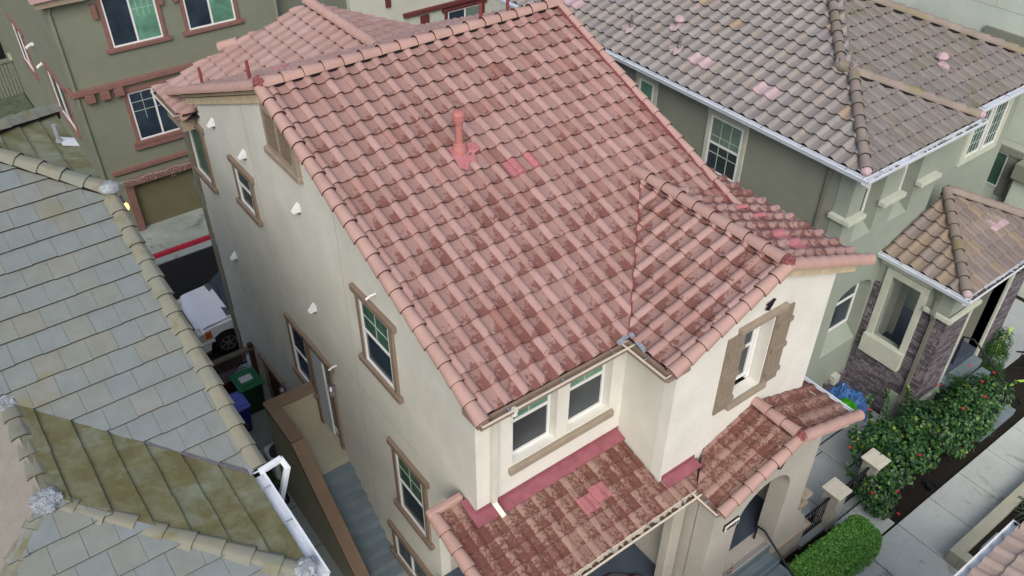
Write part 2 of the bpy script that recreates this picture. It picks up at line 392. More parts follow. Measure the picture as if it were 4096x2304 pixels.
def tiles(parent, mat, sl, nu, nv, cuts=(), edge=None, W=.304, E=.294, prof=None, lift=.042, seed=0, stagger=False, skip=(), name='roof', deck=True, u0=0, jit=.004, th=.013):
    rnd = random.Random(seed); prof = prof or prof_barrel(W); K = len(prof)
    V = []; F = []; UV = []; sm = []
    for j in range(nv):
        off = (.5*W if (stagger and j % 2) else 0)
        for i in range(-1 if stagger else 0, nu):
            if (i, j) in skip: continue
            c = sl.P(u0+(i+.5)*W+off, (j+.5)*E)
            if not inside(c, cuts, .45): continue
            b = len(V); dz = rnd.uniform(-jit, jit); dv = rnd.uniform(-jit, jit)*1.5; ov = .16
            ux = i+rnd.choice((0,))+seed*31
            for (pu, ph) in prof: V.append(sl.P(u0+i*W+off+pu, j*E+dv, ph+lift+dz)); 
            for (pu, ph) in prof: V.append(sl.P(u0+i*W+off+pu, (j+1)*E+ov*E, ph-lift*ov+dz*.3))
            for (pu, ph) in prof: V.append(sl.P(u0+i*W+off+pu, j*E+dv, max(ph, 0)+lift+dz-th))
            def uvp(q, vv): return ((ux+.001+.998*prof[q][0]/W), j+vv+.001)
            for q in range(K-1):
                F.append((b+q, b+q+1, b+K+q+1, b+K+q)); UV += [uvp(q, 0), uvp(q+1, 0), uvp(q+1, .998), uvp(q, .998)]; sm.append(True)
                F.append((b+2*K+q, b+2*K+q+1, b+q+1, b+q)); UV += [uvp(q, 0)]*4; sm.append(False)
    me = bpy.data.meshes.new(name); me.from_pydata([tuple(v) for v in V], [], F)
    uvl = me.uv_layers.new(name='UVMap'); uvl.data.foreach_set('uv', [x for p in UV for x in p])
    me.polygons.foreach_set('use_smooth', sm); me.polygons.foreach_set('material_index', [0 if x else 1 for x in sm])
    bm = BM(); bm.from_mesh(me); clip(bm, cuts); bm.to_mesh(me); bm.free()
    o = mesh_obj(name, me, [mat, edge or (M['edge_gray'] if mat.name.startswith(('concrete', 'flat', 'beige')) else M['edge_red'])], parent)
    try: me.set_sharp_from_angle(angle=R(38))
    except Exception: pass
    if deck:
        bm = BM(); a = u0-(W*.5 if stagger else 0)
        q = [sl.P(x, y, -.006) for x, y in ((a, .015), (u0+nu*W, .015), (u0+nu*W, nv*E), (a, nv*E))]; q2 = [sl.P(x, y, -.11) for x, y in ((a, .015), (u0+nu*W, .015), (u0+nu*W, nv*E), (a, nv*E))]
        A = [bm.verts.new(p) for p in q]; B = [bm.verts.new(p) for p in q2]
        bm.faces.new(A); bm.faces.new(B[::-1])
        for i in range(4): bm.faces.new((A[i], B[i], B[(i+1) % 4], A[(i+1) % 4]))
        clip(bm, cuts); obj('roof_deck', bm, M['deck'], o)
    return o
def pink_tile(parent, mat, sl, i, j, W=.304, E=.294, prof=None, halves=True, h=.014, u0=0, wd=1):
    """a replaced tile laid over the grid, ridged across"""
    prof = prof or prof_barrel(W); bm = BM(); P0 = []
    n = 4
    rows = []
    for r in range(n+1):
        for e in (0, 1):
            v = j*E+E*1.02*(r)/n
            hh = h+.044*(1-(r/n))+(0.004 if e else 0)
            rows.append([bm.verts.new(sl.P(u0+i*W+pu, v-.01, ph+hh)) for pu, ph in prof])
    for a, b in zip(rows, rows[1:]):
        for q in range(len(prof)-1):
            try: bm.faces.new((a[q], a[q+1], b[q+1], b[q]))
            except ValueError: pass
    low = [bm.verts.new(sl.P(u0+i*W+pu, j*E-.01, 0)) for pu, ph in prof]
    for q in range(len(prof)-1): bm.faces.new((low[q], low[q+1], rows[0][q+1], rows[0][q]))
    return obj('replaced_tile', bm, mat, parent, smooth=False)
def caps(parent, mat, P0, P1, r=.125, pitch=.33, arc=190, roll=0, name='ridge_cap', end0=True, end1=False, sq=1.0, flat=None, under=True, lift=0, ecol=None):
    """overlapping half-round caps from P0 (low end) to P1"""
    P0 = Vector(P0); P1 = Vector(P1); d = (P1-P0); L = d.length; d.normalize()
    side = d.cross(Vector((0, 0, 1))).normalized(); up = side.cross(d).normalized()
    if roll:
        q = Matrix.Rotation(R(roll), 3, d); side = q @ side; up = q @ up
    bm = BM(); n = max(1, round(L/pitch)); st = L/n; K = 14 if flat is None else 5
    rnd = random.Random(int(L*1000))
    for s in range(n):
        rings = []
        jx = rnd.uniform(-.006, .006); jz = rnd.uniform(-.004, .004)
        for (t, rad, h) in ((s*st-.02, r-.026, -.006), (s*st-.02, r, .0), (s*st+st*1.06, r*.77, -.010)):
            ring = []
            for kk in range(K+1):
                a = R(-arc/2)+R(arc)*kk/K
                if flat is None: x = math.sin(a); y = math.cos(a)*sq
                else: x, y = [(-1, -.1), (-.55, .42), (-.35, .5), (.35, .5), (.55, .42), (1, -.1)][kk]
                ring.append(bm.verts.new(P0+d*t+side*(x*rad+jx)+up*(y*rad+h+jz+lift)))
            rings.append(ring)
        for ri, (a, b) in enumerate(zip(rings, rings[1:])):
            for kk in range(K):
                fc_ = bm.faces.new((a[kk], a[kk+1], b[kk+1], b[kk]))
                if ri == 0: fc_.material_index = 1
        if s == 0 and end0: bm.faces.new(rings[0])
        if s == n-1 and end1: bm.faces.new(rings[2])
    for f in bm.faces: f.smooth = True
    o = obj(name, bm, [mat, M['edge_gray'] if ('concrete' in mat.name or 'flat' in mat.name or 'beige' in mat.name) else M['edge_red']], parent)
    try: o.data.set_sharp_from_angle(angle=R(40))
    except Exception: pass
    if under:
        bm = BM(); bar(bm, P0-up*.09+up*lift, P1-up*.09+up*lift, r*1.25, .13, up=tuple(up)); obj('cap_bedding', bm, M['deck'], o)
    return o
def gutter(parent, P0, P1, out, mat, lipm, w=.12, h=.09, hangers=0, debris=0, seed=0):
    """open trough along P0-P1 (top of the back edge), out = outward horizontal direction"""
    P0 = Vector(P0); P1 = Vector(P1); o = Vector((out[0], out[1], 0)).normalized(); Z = Vector((0, 0, 1))
    pr = [(-.004, .0), (-.004, -h), (w*.75, -h), (w*.86, -h*.75), (w*.92, -h*.3), (w*.98, .004), (w*.9, .004), (w*.84, -h*.3), (w*.72, -h+.012), (.008, -h+.012), (.008, 0)]
    bm = BM(); a = [bm.verts.new(P0+o*x+Z*z) for x, z in pr]; b = [bm.verts.new(P1+o*x+Z*z) for x, z in pr]
    n = len(pr)
    for i in range(n): bm.faces.new((a[i], a[(i+1) % n], b[(i+1) % n], b[i]))
    bm.faces.new(a); bm.faces.new(b[::-1])
    g = obj('gutter', bm, mat, parent)
    bm = BM(); d = (P1-P0).normalized()
    c0 = P0+o*w*.95+Z*.002; c1 = P1+o*w*.95+Z*.002
    bar(bm, c0, c1, .026, .016)
    for q, e in ((P0, 1), (P1, -1)): 
        bar(bm, q+d*.003*e+Z*.003, q+d*.003*e+o*w*.95+Z*.003, .012, .014)
    obj('gutter_lip', bm, lipm, g)
    if hangers:
        bm = BM()
        for i in range(hangers):
            c = P0.lerp(P1, (i+.5)/hangers); bar(bm, c+Z*.012, c+o*w*.93+Z*.006, .018, .006)
        obj('gutter_hanger', bm, M['steel'], g)
    if debris:
        rn = random.Random(seed); bm = BM(); L = (P1-P0).length
        for i in range(int(L*debris)):
            c = P0+d*rn.uniform(.04, L-.04)+o*w*rn.uniform(.3, .62)-Z*(h-.022)
            s = rn.uniform(.018, .045); blob(bm, c, (s*1.4, s, s*.6), .6, 1)
        obj('leaf_debris', bm, M['debris'], g)
    return g
def downspout(parent, pts, mat, w=.07, d=.05, name='downspout', up=(0, 1, 0)):
    bm = BM(); P = [Vector(p) for p in pts]
    for i, (a, b) in enumerate(zip(P, P[1:])):
        dd = (b-a).normalized()*.012; bar(bm, a-dd, b+dd, w-.001*i, d-.001*i, up=up)
    return obj(name, bm, mat, parent, bevel=.006)

# ---------------------------------------------------------------- windows
def window(parent, f, u0, u1, z0, z1, glass_lo, glass_up=None, split='h', rail=.5, fr=.045, trim=None, tw=.11, tp=.05, sill=True, head_ext=.1, sill_ext=.1, munt=None, fmat=None, base=.0, screen=False, trim_sides=True):
    """f maps (u, d, z). u0..z1 = outer edge of the white frame"""
    fm = fmat or M['white']; bm = BM(); rz = z0+(z1-z0)*rail; ru = u0+(u1-u0)*rail
    if split == 'h': box(bm, u0+.01, u1-.01, base-.02, base+.008, z0+.01, rz, f)
    elif split == 'v': box(bm, u0+.01, ru, base-.02, base+.008, z0+.01, z1-.01, f)
    else: box(bm, u0+.01, u1-.01, base-.02, base+.008, z0+.01, z1-.01, f)
    o = obj('window', bm, glass_lo, parent)
    if split in 'hv':
        bm = BM()
        if split == 'h': box(bm, u0+.01, u1-.01, base-.018, base+.016, rz, z1-.01, f)
        else: box(bm, ru, u1-.01, base-.018, base+.016, z0+.01, z1-.01, f)
        obj('second_pane', bm, glass_up or glass_lo, o)
    bm = BM(); plate(bm, f, rect(u0, u1, z0, z1), [rect(u0+fr, u1-fr, z0+fr, z1-fr)], base-.01, base+.035)
    if split == 'h': box(bm, u0+fr, u1-fr, base, base+.03, rz-fr*.55, rz+fr*.55, f)
    if split == 'v': box(bm, ru-fr*.6, ru+fr*.6, base, base+.03, z0+fr, z1-fr, f)
    obj('window_frame', bm, fm, o)
    if munt:
        bm = BM(); nu, nz, (mu0, mu1, mz0, mz1) = munt
        for i in range(1, nu): x = mu0+(mu1-mu0)*i/nu; box(bm, x-.007, x+.007, base+.01, base+.022, mz0, mz1, f)
        for i in range(1, nz): z = mz0+(mz1-mz0)*i/nz; box(bm, mu0, mu1, base+.01, base+.0225, z-.007, z+.007, f)
        obj('muntin', bm, M['muntin'], o)
    if trim:
        bm = BM()
        if trim_sides:
            box(bm, u0-tw, u0-.002, base-.02, base+tp, z0-.005, z1+.005, f); box(bm, u1+.002, u1+tw, base-.02, base+tp, z0-.005, z1+.005, f)
        box(bm, u0-tw-head_ext, u1+tw+head_ext, base-.02, base+tp+.025, z1+.006, z1+tw+.02, f)
        obj('window_trim', bm, trim, o, bevel=.012)
        if sill:
            bm = BM(); box(bm, u0-tw-sill_ext, u1+tw+sill_ext, base-.02, base+tp+.04, z0-tw-.01, z0-.006, f)
            obj('window_sill', bm, trim, o, bevel=.015)
    return o

# ================================================================= GROUND
def slab(name, x0, x1, y0, y1, z, m, th=.3):
    bm = BM(); box(bm, x0, x1, y0, y1, z-th, z); return struct(name, bm, m)
bm = BM(); box(bm, -120, 140, -120, 160, -6.4, -5.72); struct('ground', bm, M['ground'])
bm = BM(); box(bm, -60, 60, 10.9, 17.0, -5.9, -5.6); struct('alley_road', bm, M['asphalt'])
slab('gutter_pan', -60, 60, 17.0, 17.32, -5.565, M['walk_side'])
slab('driveway_apron', -.9, 30, 17.45, 19.2, -5.46, M['apron'])
bm = BM(); box(bm, -.85, 30, 17.32, 17.46, -5.7, -5.452); struct('red_curb', bm, M['red_paint'])
slab('alley_yard', -60, -.9, 17.46, 60, -5.5, M['grass_far'])
# side walkway between the houses: flat, then sloping down to the bins
bm = BM(); xs = (-2.95, .05); prof = [(-6, -5.0), (6.6, -5.0), (8.0, -5.25), (10.9, -5.3)]
top = [[bm.verts.new((x, y, z)) for x in xs] for y, z in prof]
bot = [[bm.verts.new((x, y, -6.2)) for x in xs] for y, z in prof]
for i in range(3):
    bm.faces.new((top[i][0], top[i][1], top[i+1][1], top[i+1][0]))
    for s in (0, 1): bm.faces.new((top[i][s], top[i+1][s], bot[i+1][s], bot[i][s]))
bm.faces.new((top[0][0], bot[0][0], bot[0][1], top[0][1])); bm.faces.new((top[3][0], top[3][1], bot[3][1], bot[3][0]))
struct('side_walkway', bm, M['walk_side'])
# front
slab('front_soil', .3, 30, -12, 10.8, -4.43, M['soil'], 1.6)
def slabs(name, rects, z, m, gap=.008, th=.12):
    bm = BM()
    for x0, x1, y0, y1 in rects: box(bm, x0+gap, x1-gap, y0+gap, y1-gap, z-th, z)
    o = obj(name, bm, m, bevel=.006); o['kind'] = 'structure'; return o
R_ = [(8.67+1.143*i, 8.67+1.143*(i+1), -4.3, -2.735) for i in range(-1, 10)]
R_ += [(3.0, 4.6, -3.78, -2.71), (4.6, 6.1, -3.78, -2.71), (6.1, 7.52, -3.78, -2.71), (3.0, 5.2, -6.5, -3.78), (5.2, 7.52, -6.5, -3.78), (7.52, 8.67, -6.5, -4.31)]
slabs('front_walk', R_, -4.392, M['walk'])
slabs('front_walk_link', [(7.60, 8.66, -2.70, -1.94)], -4.397, M['walk'])
slab('walk_bedding', 2.9, 21, -6.5, -2.74, -4.412, M['joint'], .2)
P_ = [(6.6, 9.02, -.56, 3), (9.02, 11.1, -.4, 3), (6.6, 7.7, -1.55, -.57), (7.7, 9.02, -1.55, -.57), (9.02, 9.95, -1.2, -.42), (9.95, 11.05, -1.2, -.42)]
P_ += [(9.02, 10.4, -1.62, -1.22)]
slabs('front_patio', P_, -4.39, M['patio'])
slabs('neighbor_patio', [(14.9, 17.9, -1.6, 0.9), (16.0, 18.0, -2.6, -1.62), (14.55, 16.2, -.9, .9)], -4.40, M['patio'])
slab('patio_bedding', 6.6, 11.15, -1.6, 3, -4.41, M['joint'], .2)
bm = BM()
for y, x0, x1 in ((3.2, -2.9, -1.08), (4.4, -2.9, -1.08), (5.6, -2.9, -1.08), (1.9, -2.9, -.02), (.7, -2.9, -.02), (2.6, -1.08, -.02)): box(bm, x0, x1, y-.008, y+.008, -5.01, -4.997)
for x, y0, y1 in ((-1.35, 2.6, 5.8), (-2.1, -2, 5.8), (-.55, -2, 2.95)): box(bm, x-.008, x+.008, y0, y1, -5.01, -4.9965)
struct('walkway_joint', bm, M['joint'])
slab('side_bed', -2.9, -1.1, 5.9, 7.4, -4.985, M['soil'], .5)

# ================================================================= MAIN HOUSE
house = thing('red_roof_house', 'cream stucco house with red clay tile roof in the middle of the photo', 'house', 'houses of the development')
Mm = .4
def zmain(y): return 2.42+Mm*(y+.35)
RY, RZ = 5.5, zmain(5.5)
# --- walls
X0 = mp('x', 0, -1); Y0 = mp('y', 0, -1); YB = mp('y', -1.02, -1)
bm = BM()
plate(bm, X0, [(.003, -.65), (1.0, -.65), (1.1, -.72), (1.2, -.88), (1.235, -1.1), (1.235, -6), (10.95, -6), (10.95, 2.30), (RY, RZ-.16), (.003, zmain(0)-.16)], [], -.2, 0)
obj('side_wall', bm, M['stucco_cream'], house)
bm = BM(); w1 = rect(.65, 1.47, .6, 1.93); w2 = rect(1.70, 2.55, .6, 1.93)
plate(bm, Y0, rect(.002, 2.82, -.9, 2.36), [w1, w2], -.2, 0)
obj('front_wall', bm, M['stucco_white'], house)
bm = BM()   # bay: return wall and gable front
xr = 6.37
plate(bm, mp('x', 2.82, -1), [(-.82, -1.2), (.0, -1.2), (.0, 2.35), (-.82, 2.35)], [], -.2, 0)
obj('bay_return_wall', bm, M['stucco_cream'], house)
bm = BM()
zr = 2.42+.4*(4.6-2.44)
plate(bm, YB, [(2.82, -1.2), (xr, -1.2), (xr, 2.42), (4.6, zr-.17), (2.82, 2.42)], [rect(4.26, 4.93, .57, 2.1)], -.2, 0)
obj('bay_gable_wall', bm, M['stucco_white'], house)
bm = BM(); plate(bm, mp('x', xr, 1), [(-.82, -6), (2.3, -6), (2.3, 2.4), (-.82, 2.4)], [], -.2, 0)
plate(bm, mp('x', 5.6, 1), [(2.0, -6), (10.95, -6), (10.95, 2.3), (RY, RZ-.2), (2.0, zmain(2)-.2)], [], -.2, 0)
plate(bm, mp('y', 10.95, 1), rect(.2, 5.4, -6, 2.3), [], -.2, -.002)
obj('rear_wall', bm, M['stucco_cream'], house)
# ground floor box under the overhang / behind the porch
bm = BM(); plate(bm, mp('y', 1.235, -1), rect(.2, 3.3, -6, -.6), [rect(1.0, 1.95, -3.26, -1.15)], -.2, 0)
plate(bm, mp('y', -.02, -1), rect(3.45, 6.17, -3.3, -1.0), [], -.2, 0)
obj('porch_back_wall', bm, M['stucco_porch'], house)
bm = BM(); box(bm, .2, 3.28, .02, 1.235, -.9, -.655); box(bm, .2, 5.4, 1.4, 10.7, 2.1, 2.2); obj('soffit', bm, M['stucco_porch'], house)
bm = BM(); box(bm, 1.02, 1.93, 1.27, 1.31, -3.25, -1.17); fd = obj('front_door', bm, M['door_brown'], house)
bm = BM(); lathe(bm, (1.85, 1.24, -2.2), [(.03, 0), (.035, .02), (.02, .05)], 10, (0, -1, 0)); obj('door_handle', bm, M['pewter'], fd)
# --- main roof front slope
slF = Slope((-.068, -.35, 2.42-.03), (1, 0), (0, 1), Mm)
VX = 2.44    # valley foot
cutsM_left = [(2.44, 0, -1, 0)]
# region A: x< bay valley line ; the slope is clipped by: valley line for y<1.81 and right rake x=5.68
roofF = tiles(house, M['tile_main'], slF, 19, 20, [(VX, -.35, -1, 1), (0, 5.44, 0, -1), (5.71, 0, -1, 0)], seed=1)
# remaining triangle right of x where valley line would over-cut: beyond the bay ridge (x>4.6)
n_extra = [(4.6, 1.81, 1, 1.0)]
# the first cut removes everything right of the 45deg line y = x-2.79; rebuild what lies right of it and behind the bay's right slope
roofF2 = tiles(house, M['tile_main'], slF, 19, 20, [(VX, -.35, 1, -1), (4.6, 1.81, 1, 1), (5.71, 0, -1, 0), (0, 5.47, 0, -1)], seed=1)
# rear slope
slR = Slope((5.78, 10.95, RZ-.41*5.45-.03), (-1, 0), (0, -1), .41)
roofR = tiles(house, M['tile_rear'], slR, 20, 19, [(0, 5.53, 0, 1), (-.1, 0, 1, 0)], seed=2, E=.292)
# rear cross gable (ridge along Y)
gx, gz = 3.0, 3.87
slGL = Slope((-.33, 11.6, 2.45-.03), (0, -1), (1, 0), (gz-2.45)/(gx+.3))
mg = slGL.m
# ridge of the cross gable from the rear rake forward to the main rear slope
yj = 5.5+(RZ-gz)/.41
roofG = tiles(house, M['tile_rear'], slGL, 14, 12, [(gx, 0, -1, 0), (-.3, 11.5, -.3, -1), (gx, 7.3, .8, 1)], seed=3, E=.296)
slGR = Slope((gx+3.6, 6.2, gz-mg*3.6-.03), (0, 1), (-1, 0), mg)
roofG2 = tiles(house, M['tile_rear'], slGR, 17, 13, [(gx, 0, 1, 0), (0, 10.5, 0, -1), (gx, 7.3, -.8, 1)], seed=4, E=.296)
caps(roofG, M['cap_red'], (gx, 10.5, gz+.05), (gx, yj-.1, gz+.05), .125, end0=True)
# caps
caps(roofF, M['cap_red'], (-.1, RY-.02, RZ+.015), (5.8, RY-.02, RZ+.015), .132, .34, arc=170, end0=True, end1=True)
caps(roofF, M['cap_red'], (-.155, -.42, 2.42-.02), (-.155, RY-.05, RZ+.0), .115, .315, arc=210, name='rake_cap', under=False)
caps(roofR, M['cap_red'], (-.155, 10.95, RZ-.41*5.45+.0), (-.155, RY, RZ+.0), .115, .315, arc=210, name='rake_cap', under=False)
caps(roofF, M['cap_red'], (5.76, .62, 2.82), (5.76, RY-.1, RZ+.01), .085, .315, arc=200, roll=25, name='rake_cap', under=False)
bm = BM(); bar(bm, (5.70, .55, 2.73), (5.70, RY, RZ-.06), .03, .2); obj('rake_board', bm, M['pink_metal'], house)
bm = BM(); blob(bm, (-.13, RY-.03, RZ+.06), (.09, .11, .10), .35, 4, 26); obj('mortar_patch', bm, M['mortar_pink'], roofF)
# rake boards (cream) on the side wall
bm = BM()
for (ya, za, yb, zb) in ((-.22, zmain(-.22)-.12, RY, RZ-.12), (11.0, RZ-.41*5.5-.12, RY, RZ-.12)): bar(bm, (-.03, ya, za-.08), (-.03, yb, zb-.08), .06, .2)
obj('rake_board', bm, M['rake_cream'], house)
# front gutter
g1 = gutter(house, (-.19, -.34, 2.37), (2.55, -.34, 2.37), (0, -1), M['gutter_tan'], M['gutter_lip'], .13, .10, hangers=3)
g2 = gutter(house, (2.44, -.34, 2.368), (2.44, -1.22, 2.368), (-1, 0), M['gutter_tan'], M['gutter_lip'], .13, .10, hangers=1)
bm = BM(); box(bm, -.18, 2.6, -.35, .02, 2.2, 2.355); box(bm, 2.42, 2.85, -1.2, -.02, 2.2, 2.36); obj('eave_board', bm, M['gutter_tan'], house)
bm = BM(); lathe(bm, (.36, -.42, 2.22), [(.035, 0), (.04, .05), (.052, .1), (.05, .11)], 14); obj('gutter_outlet', bm, M['white'], g1)
bm = BM()
for a, b in (((2.2, -.36, 2.44), (2.47, -.33, 2.5)), ((2.47, -.34, 2.5), (2.43, -.72, 2.44))):
    A = Vector(a); B = Vector(b); d = (B-A); s = Vector((0, 0, 1)).cross(d).normalized()*.05
    v = [bm.verts.new(p) for p in (A-s, B-s, B+s*.6, A+s*.6)]; bm.faces.new(v)
obj('valley_flashing', bm, M['steel'], roofF)
# thin dark valley line
bm = BM(); bar(bm, (2.5, -.30, 2.445), (4.6, 1.80, 3.285), .03, .03); obj('valley_metal', bm, M['vent_dark'], roofF)
# downspout
downspout(house, [(.36, -.42, 2.24), (.30, -.06, 1.98), (.27, -.055, .28), (.27, -.055, .06), (.30, -.26, -.07)], M['downspout'], .085, .07, up=(0, 1, .3))
# --- bay roof
slBL = Slope((2.44, -1.16, 2.42-.03), (0, 1), (1, 0), .4)
roofBL = tiles(house, M['tile_bay'], slBL, 12, 8, [(VX, -.35, 1, -1), (4.58, 0, -1, 0)], seed=5, W=.304, E=.29)
# mirrored eave direction: U must keep roll order; right slope descends towards +X
slBR = Slope((6.78, 2.5, 2.42-.03), (0, -1), (-1, 0), .4)
roofBR = tiles(house, M['tile_bay'], slBR, 12, 8, [(4.62, 0, 1, 0), (4.6, 1.81, 1, -1.0), (0, -1.16, 0, 1)], seed=6, E=.29)
# part hidden under main rake is harmless; keep the strip right of the rake behind the valley
roofBR2 = tiles(house, M['tile_bay'], slBR, 12, 8, [(5.80, 0, 1, 0), (4.6, 1.81, -1, 1.0)], seed=6, E=.29)
caps(roofBL, M['cap_red'], (4.6, -1.12, zr+.03), (4.6, 1.95, zr+.03), .118, .33, arc=180)
caps(roofBL, M['cap_red'], (2.44, -1.22, 2.41), (4.6, -1.22, zr), .115, .31, arc=215, name='rake_cap', under=False)
caps(roofBR, M['cap_red'], (6.85, -1.22, 2.39), (4.6, -1.22, zr), .115, .31, arc=215, name='rake_cap', under=False)
bm = BM(); blob(bm, (4.6, -1.19, zr+.05), (.10, .10, .10), .35, 4, 26); obj('mortar_patch', bm, M['mortar_pink'], roofBL)
bm = BM()
bar(bm, (2.55, -1.10, 2.24), (4.6, -1.10, zr-.19), .09, .16); bar(bm, (6.72, -1.10, 2.24), (4.6, -1.10, zr-.19), .09, .16)
obj('rake_board', bm, M['rake_cream'], house)
gutter(house, (6.78, -1.1, 2.36), (6.78, 2.5, 2.36), (1, 0), M['gutter_white'], M['gutter_white'], .1, .08)
# replaced pink tiles
for (i, j) in ((9, 10), (10, 10)): pink_tile(roofF, M['fresh_pink'], slF, i, j, prof=prof_barrel()[:11])
pink_tile(roofF, M['fresh_pink'], slF, 8, 10, prof=[(.15, .03), (.2, .008), (.3, .010)])
for (i, j) in ((9, 4), (10, 4)): pink_tile(roofBR, M['fresh_pink'], slBR, i, j, E=.29)
for (i, j) in ((6, 3.3), (7, 3.0)): pink_tile(roofBR, M['fresh_pink'], slBR, i, j, prof=[(.03, .03), (.12, .07), (.17, .03)])
for (x, y) in ((2.9, 6.1), (3.3, 6.3), (1.2, 7.9)):
    bm = BM(); blob(bm, (x, y, RZ-.41*(y-5.5)+.04), (.16, .10, .05), .3, 2); obj('replaced_tile', bm, M['fresh_pink'], roofR)
# main vent pipe with flashing
vp = (2.05, 3.28, zmain(3.28))
bm = BM(); lathe(bm, (vp[0], vp[1], vp[2]-.02), [(.13, 0), (.125, .1), (.10, .17), (.10, .185), (.062, .2), (.06, .56), (.085, .565), (.085, .6), (.10, .605), (.10, .66), (.105, .665), (.105, .70), (.085, .735), (.04, .75)], 20)
vo = obj('vent_pipe', bm, M['vent_red'], roofF, smooth=False)
bm = BM(); lathe(bm, (vp[0], vp[1], vp[2]+.60), [(.088, 0), (.088, .05)], 20); obj('vent_screen', bm, M['trim_mauve'], vo)
bm = BM()
for k_ in range(9):
    pass
pts = [(-.20, -.30), (-.10, -.36), (0.02, -.24), (.12, -.30), (.20, -.12), (.34, -.10), (.30, .06), (.12, .08), (-.14, .1), (-.18, -.1)]
v = [bm.verts.new((vp[0]+x, vp[1]+y, zmain(vp[1]+y)+.055+.015*math.sin(x*21))) for x, y in pts]; c0 = bm.verts.new((vp[0], vp[1]-.08, zmain(vp[1]-.08)+.075))
for i in range(len(v)): bm.faces.new((v[i], v[(i+1) % len(v)], c0))
obj('vent_flashing', bm, M['fresh_pink'], vo)
for (x, y, h) in ((.34, 10.2, .34), (.25, 7.0, .34), (4.62, 6.35, .30), (4.95, 5.95, .34)):
    z = RZ-.41*(y-5.5); bm = BM(); lathe(bm, (x, y, z-.05), [(.055, 0), (.05, .08), (.03, .1), (.03, .1+h), (.026, .1+h)], 12); obj('vent_pipe', bm, M['vent_dark'], roofR)
# ridge half barrel seen at the far rake
bm = BM(); tube(bm, [(1.15, 11.2, 3.10), (1.5, 10.95, 3.22)], .12, 14); obj('ridge_cap', bm, M['cap_red'], roofG)
# rear-left eave return and gutter
g3 = gutter(house, (-.30, 10.05, 2.42), (-.30, 11.45, 2.42), (-1, 0), M['gutter_tan'], M['gutter_lip'], .12, .09)
bm = BM(); box(bm, -.32, -.02, 10.02, 10.9, 2.05, 2.35); obj('eave_return', bm, M['trim_tan'], house)
caps(house, M['cap_red'], (-.30, 10.06, 2.36), (-.03, 10.06, 2.36), .13, .3, arc=200, name='end_cap', under=False)
bm = BM()
for i in range(26): blob(bm, (-.25+random.uniform(-.08, .2), 10.2+random.uniform(0, .6), 2.43+random.uniform(-.02, .03)), (.05, .05, .03), .7, 1)
obj('mortar_patch', bm, M['mortar_gray'], house)
# --- side wall windows (outer frame sizes)
fX = mp('x', 0, -1)
BT = M['trim_brown']
window(house, fX, 2.22, 3.14, .74, 2.10, M['glass_dark'], M['glass_green'], rail=.52, trim=BT, munt=(2, 2, (2.26, 3.10, 1.47, 2.06)))
window(house, fX, 1.62, 2.50, -2.50, -.92, M['glass_dark'], M['glass_green'], rail=.52, trim=BT, munt=(2, 2, (1.66, 2.46, -1.62, -.96)))
window(house, fX, 7.35, 8.05, 1.30, 2.13, M['glass_dark'], M['glass_dark'], rail=.56, trim=BT)
window(house, fX, 9.88, 10.72, .75, 2.05, M['glass_green'], None, split='n', trim=BT)
window(house, fX, 1.75, 2.95, -4.55, -3.78, M['glass_dark'], M['glass_dark'], split='v', trim=BT)
window(house, fX, 6.05, 6.78, -2.36, -.90, M['glass_dark'], M['glass_dark'], rail=.5, trim=BT, head_ext=0, tw=.1)
# door at the stair landing, standing open
dr = BM(); box(dr, 5.02, 5.80, -.02, .004, -3.06, -.9, fX); dro = obj('side_door', dr, M['glass_screen'], house)
bm = BM(); box(bm, 5.32, 5.78, .006, .03, -3.05, -.92, fX); obj('door_leaf', bm, M['door_white'], dro)
bm = BM(); box(bm, 5.03, 5.30, .006, .02, -2.95, -2.8, fX); box(bm, 5.28, 5.32, .006, .04, -3.05, -.92, fX); obj('door_edge', bm, M['white'], dro)
bm = BM(); box(bm, 4.90, 5.02, -.02, .05, -3.2, -.88, fX); box(bm, 5.80, 5.94, -.02, .05, -3.2, -.88, fX); box(bm, 4.78, 6.02, -.02, .075, -.885, -.76, fX)
obj('door_trim', bm, BT, dro, bevel=.012)
# lower door
bm = BM(); box(bm, 8.30, 9.20, -.02, .01, -5.95, -3.95, fX); dl = obj('lower_door', bm, M['door_brown'], house)
bm = BM(); box(bm, 8.18, 8.30, -.02, .05, -6, -3.94, fX); box(bm, 9.2, 9.32, -.02, .05, -6, -3.94, fX); box(bm, 8.1, 9.42, -.02, .08, -3.935, -3.8, fX); obj('door_trim', bm, BT, dl, bevel=.012)
# gable louvre vent
bm = BM(); plate(bm, fX, [(4.80, 3.45), (5.92, 3.45), (5.92, 4.30), (5.55, 4.44), (4.80, 4.20)], [], -.02, .05); gv = obj('gable_vent', bm, M['trim_tan'], house)
bm = BM()
for ya in (4.92, 5.40):
    for i in range(9): box(bm, ya, ya+.36, .052, .075, 3.62+.07*i, 3.655+.07*i, fX)
obj('louvre_slat', bm, M['trim_brown'], gv)
bm = BM(); box(bm, 4.7, 6.0, -.02, .09, 3.36, 3.48, fX); box(bm, 4.72, 4.84, -.02, .07, 3.48, 4.16, fX); box(bm, 5.3, 5.38, -.02, .07, 3.48, 4.3, fX); obj('vent_sill', bm, M['trim_tan'], gv, bevel=.01)
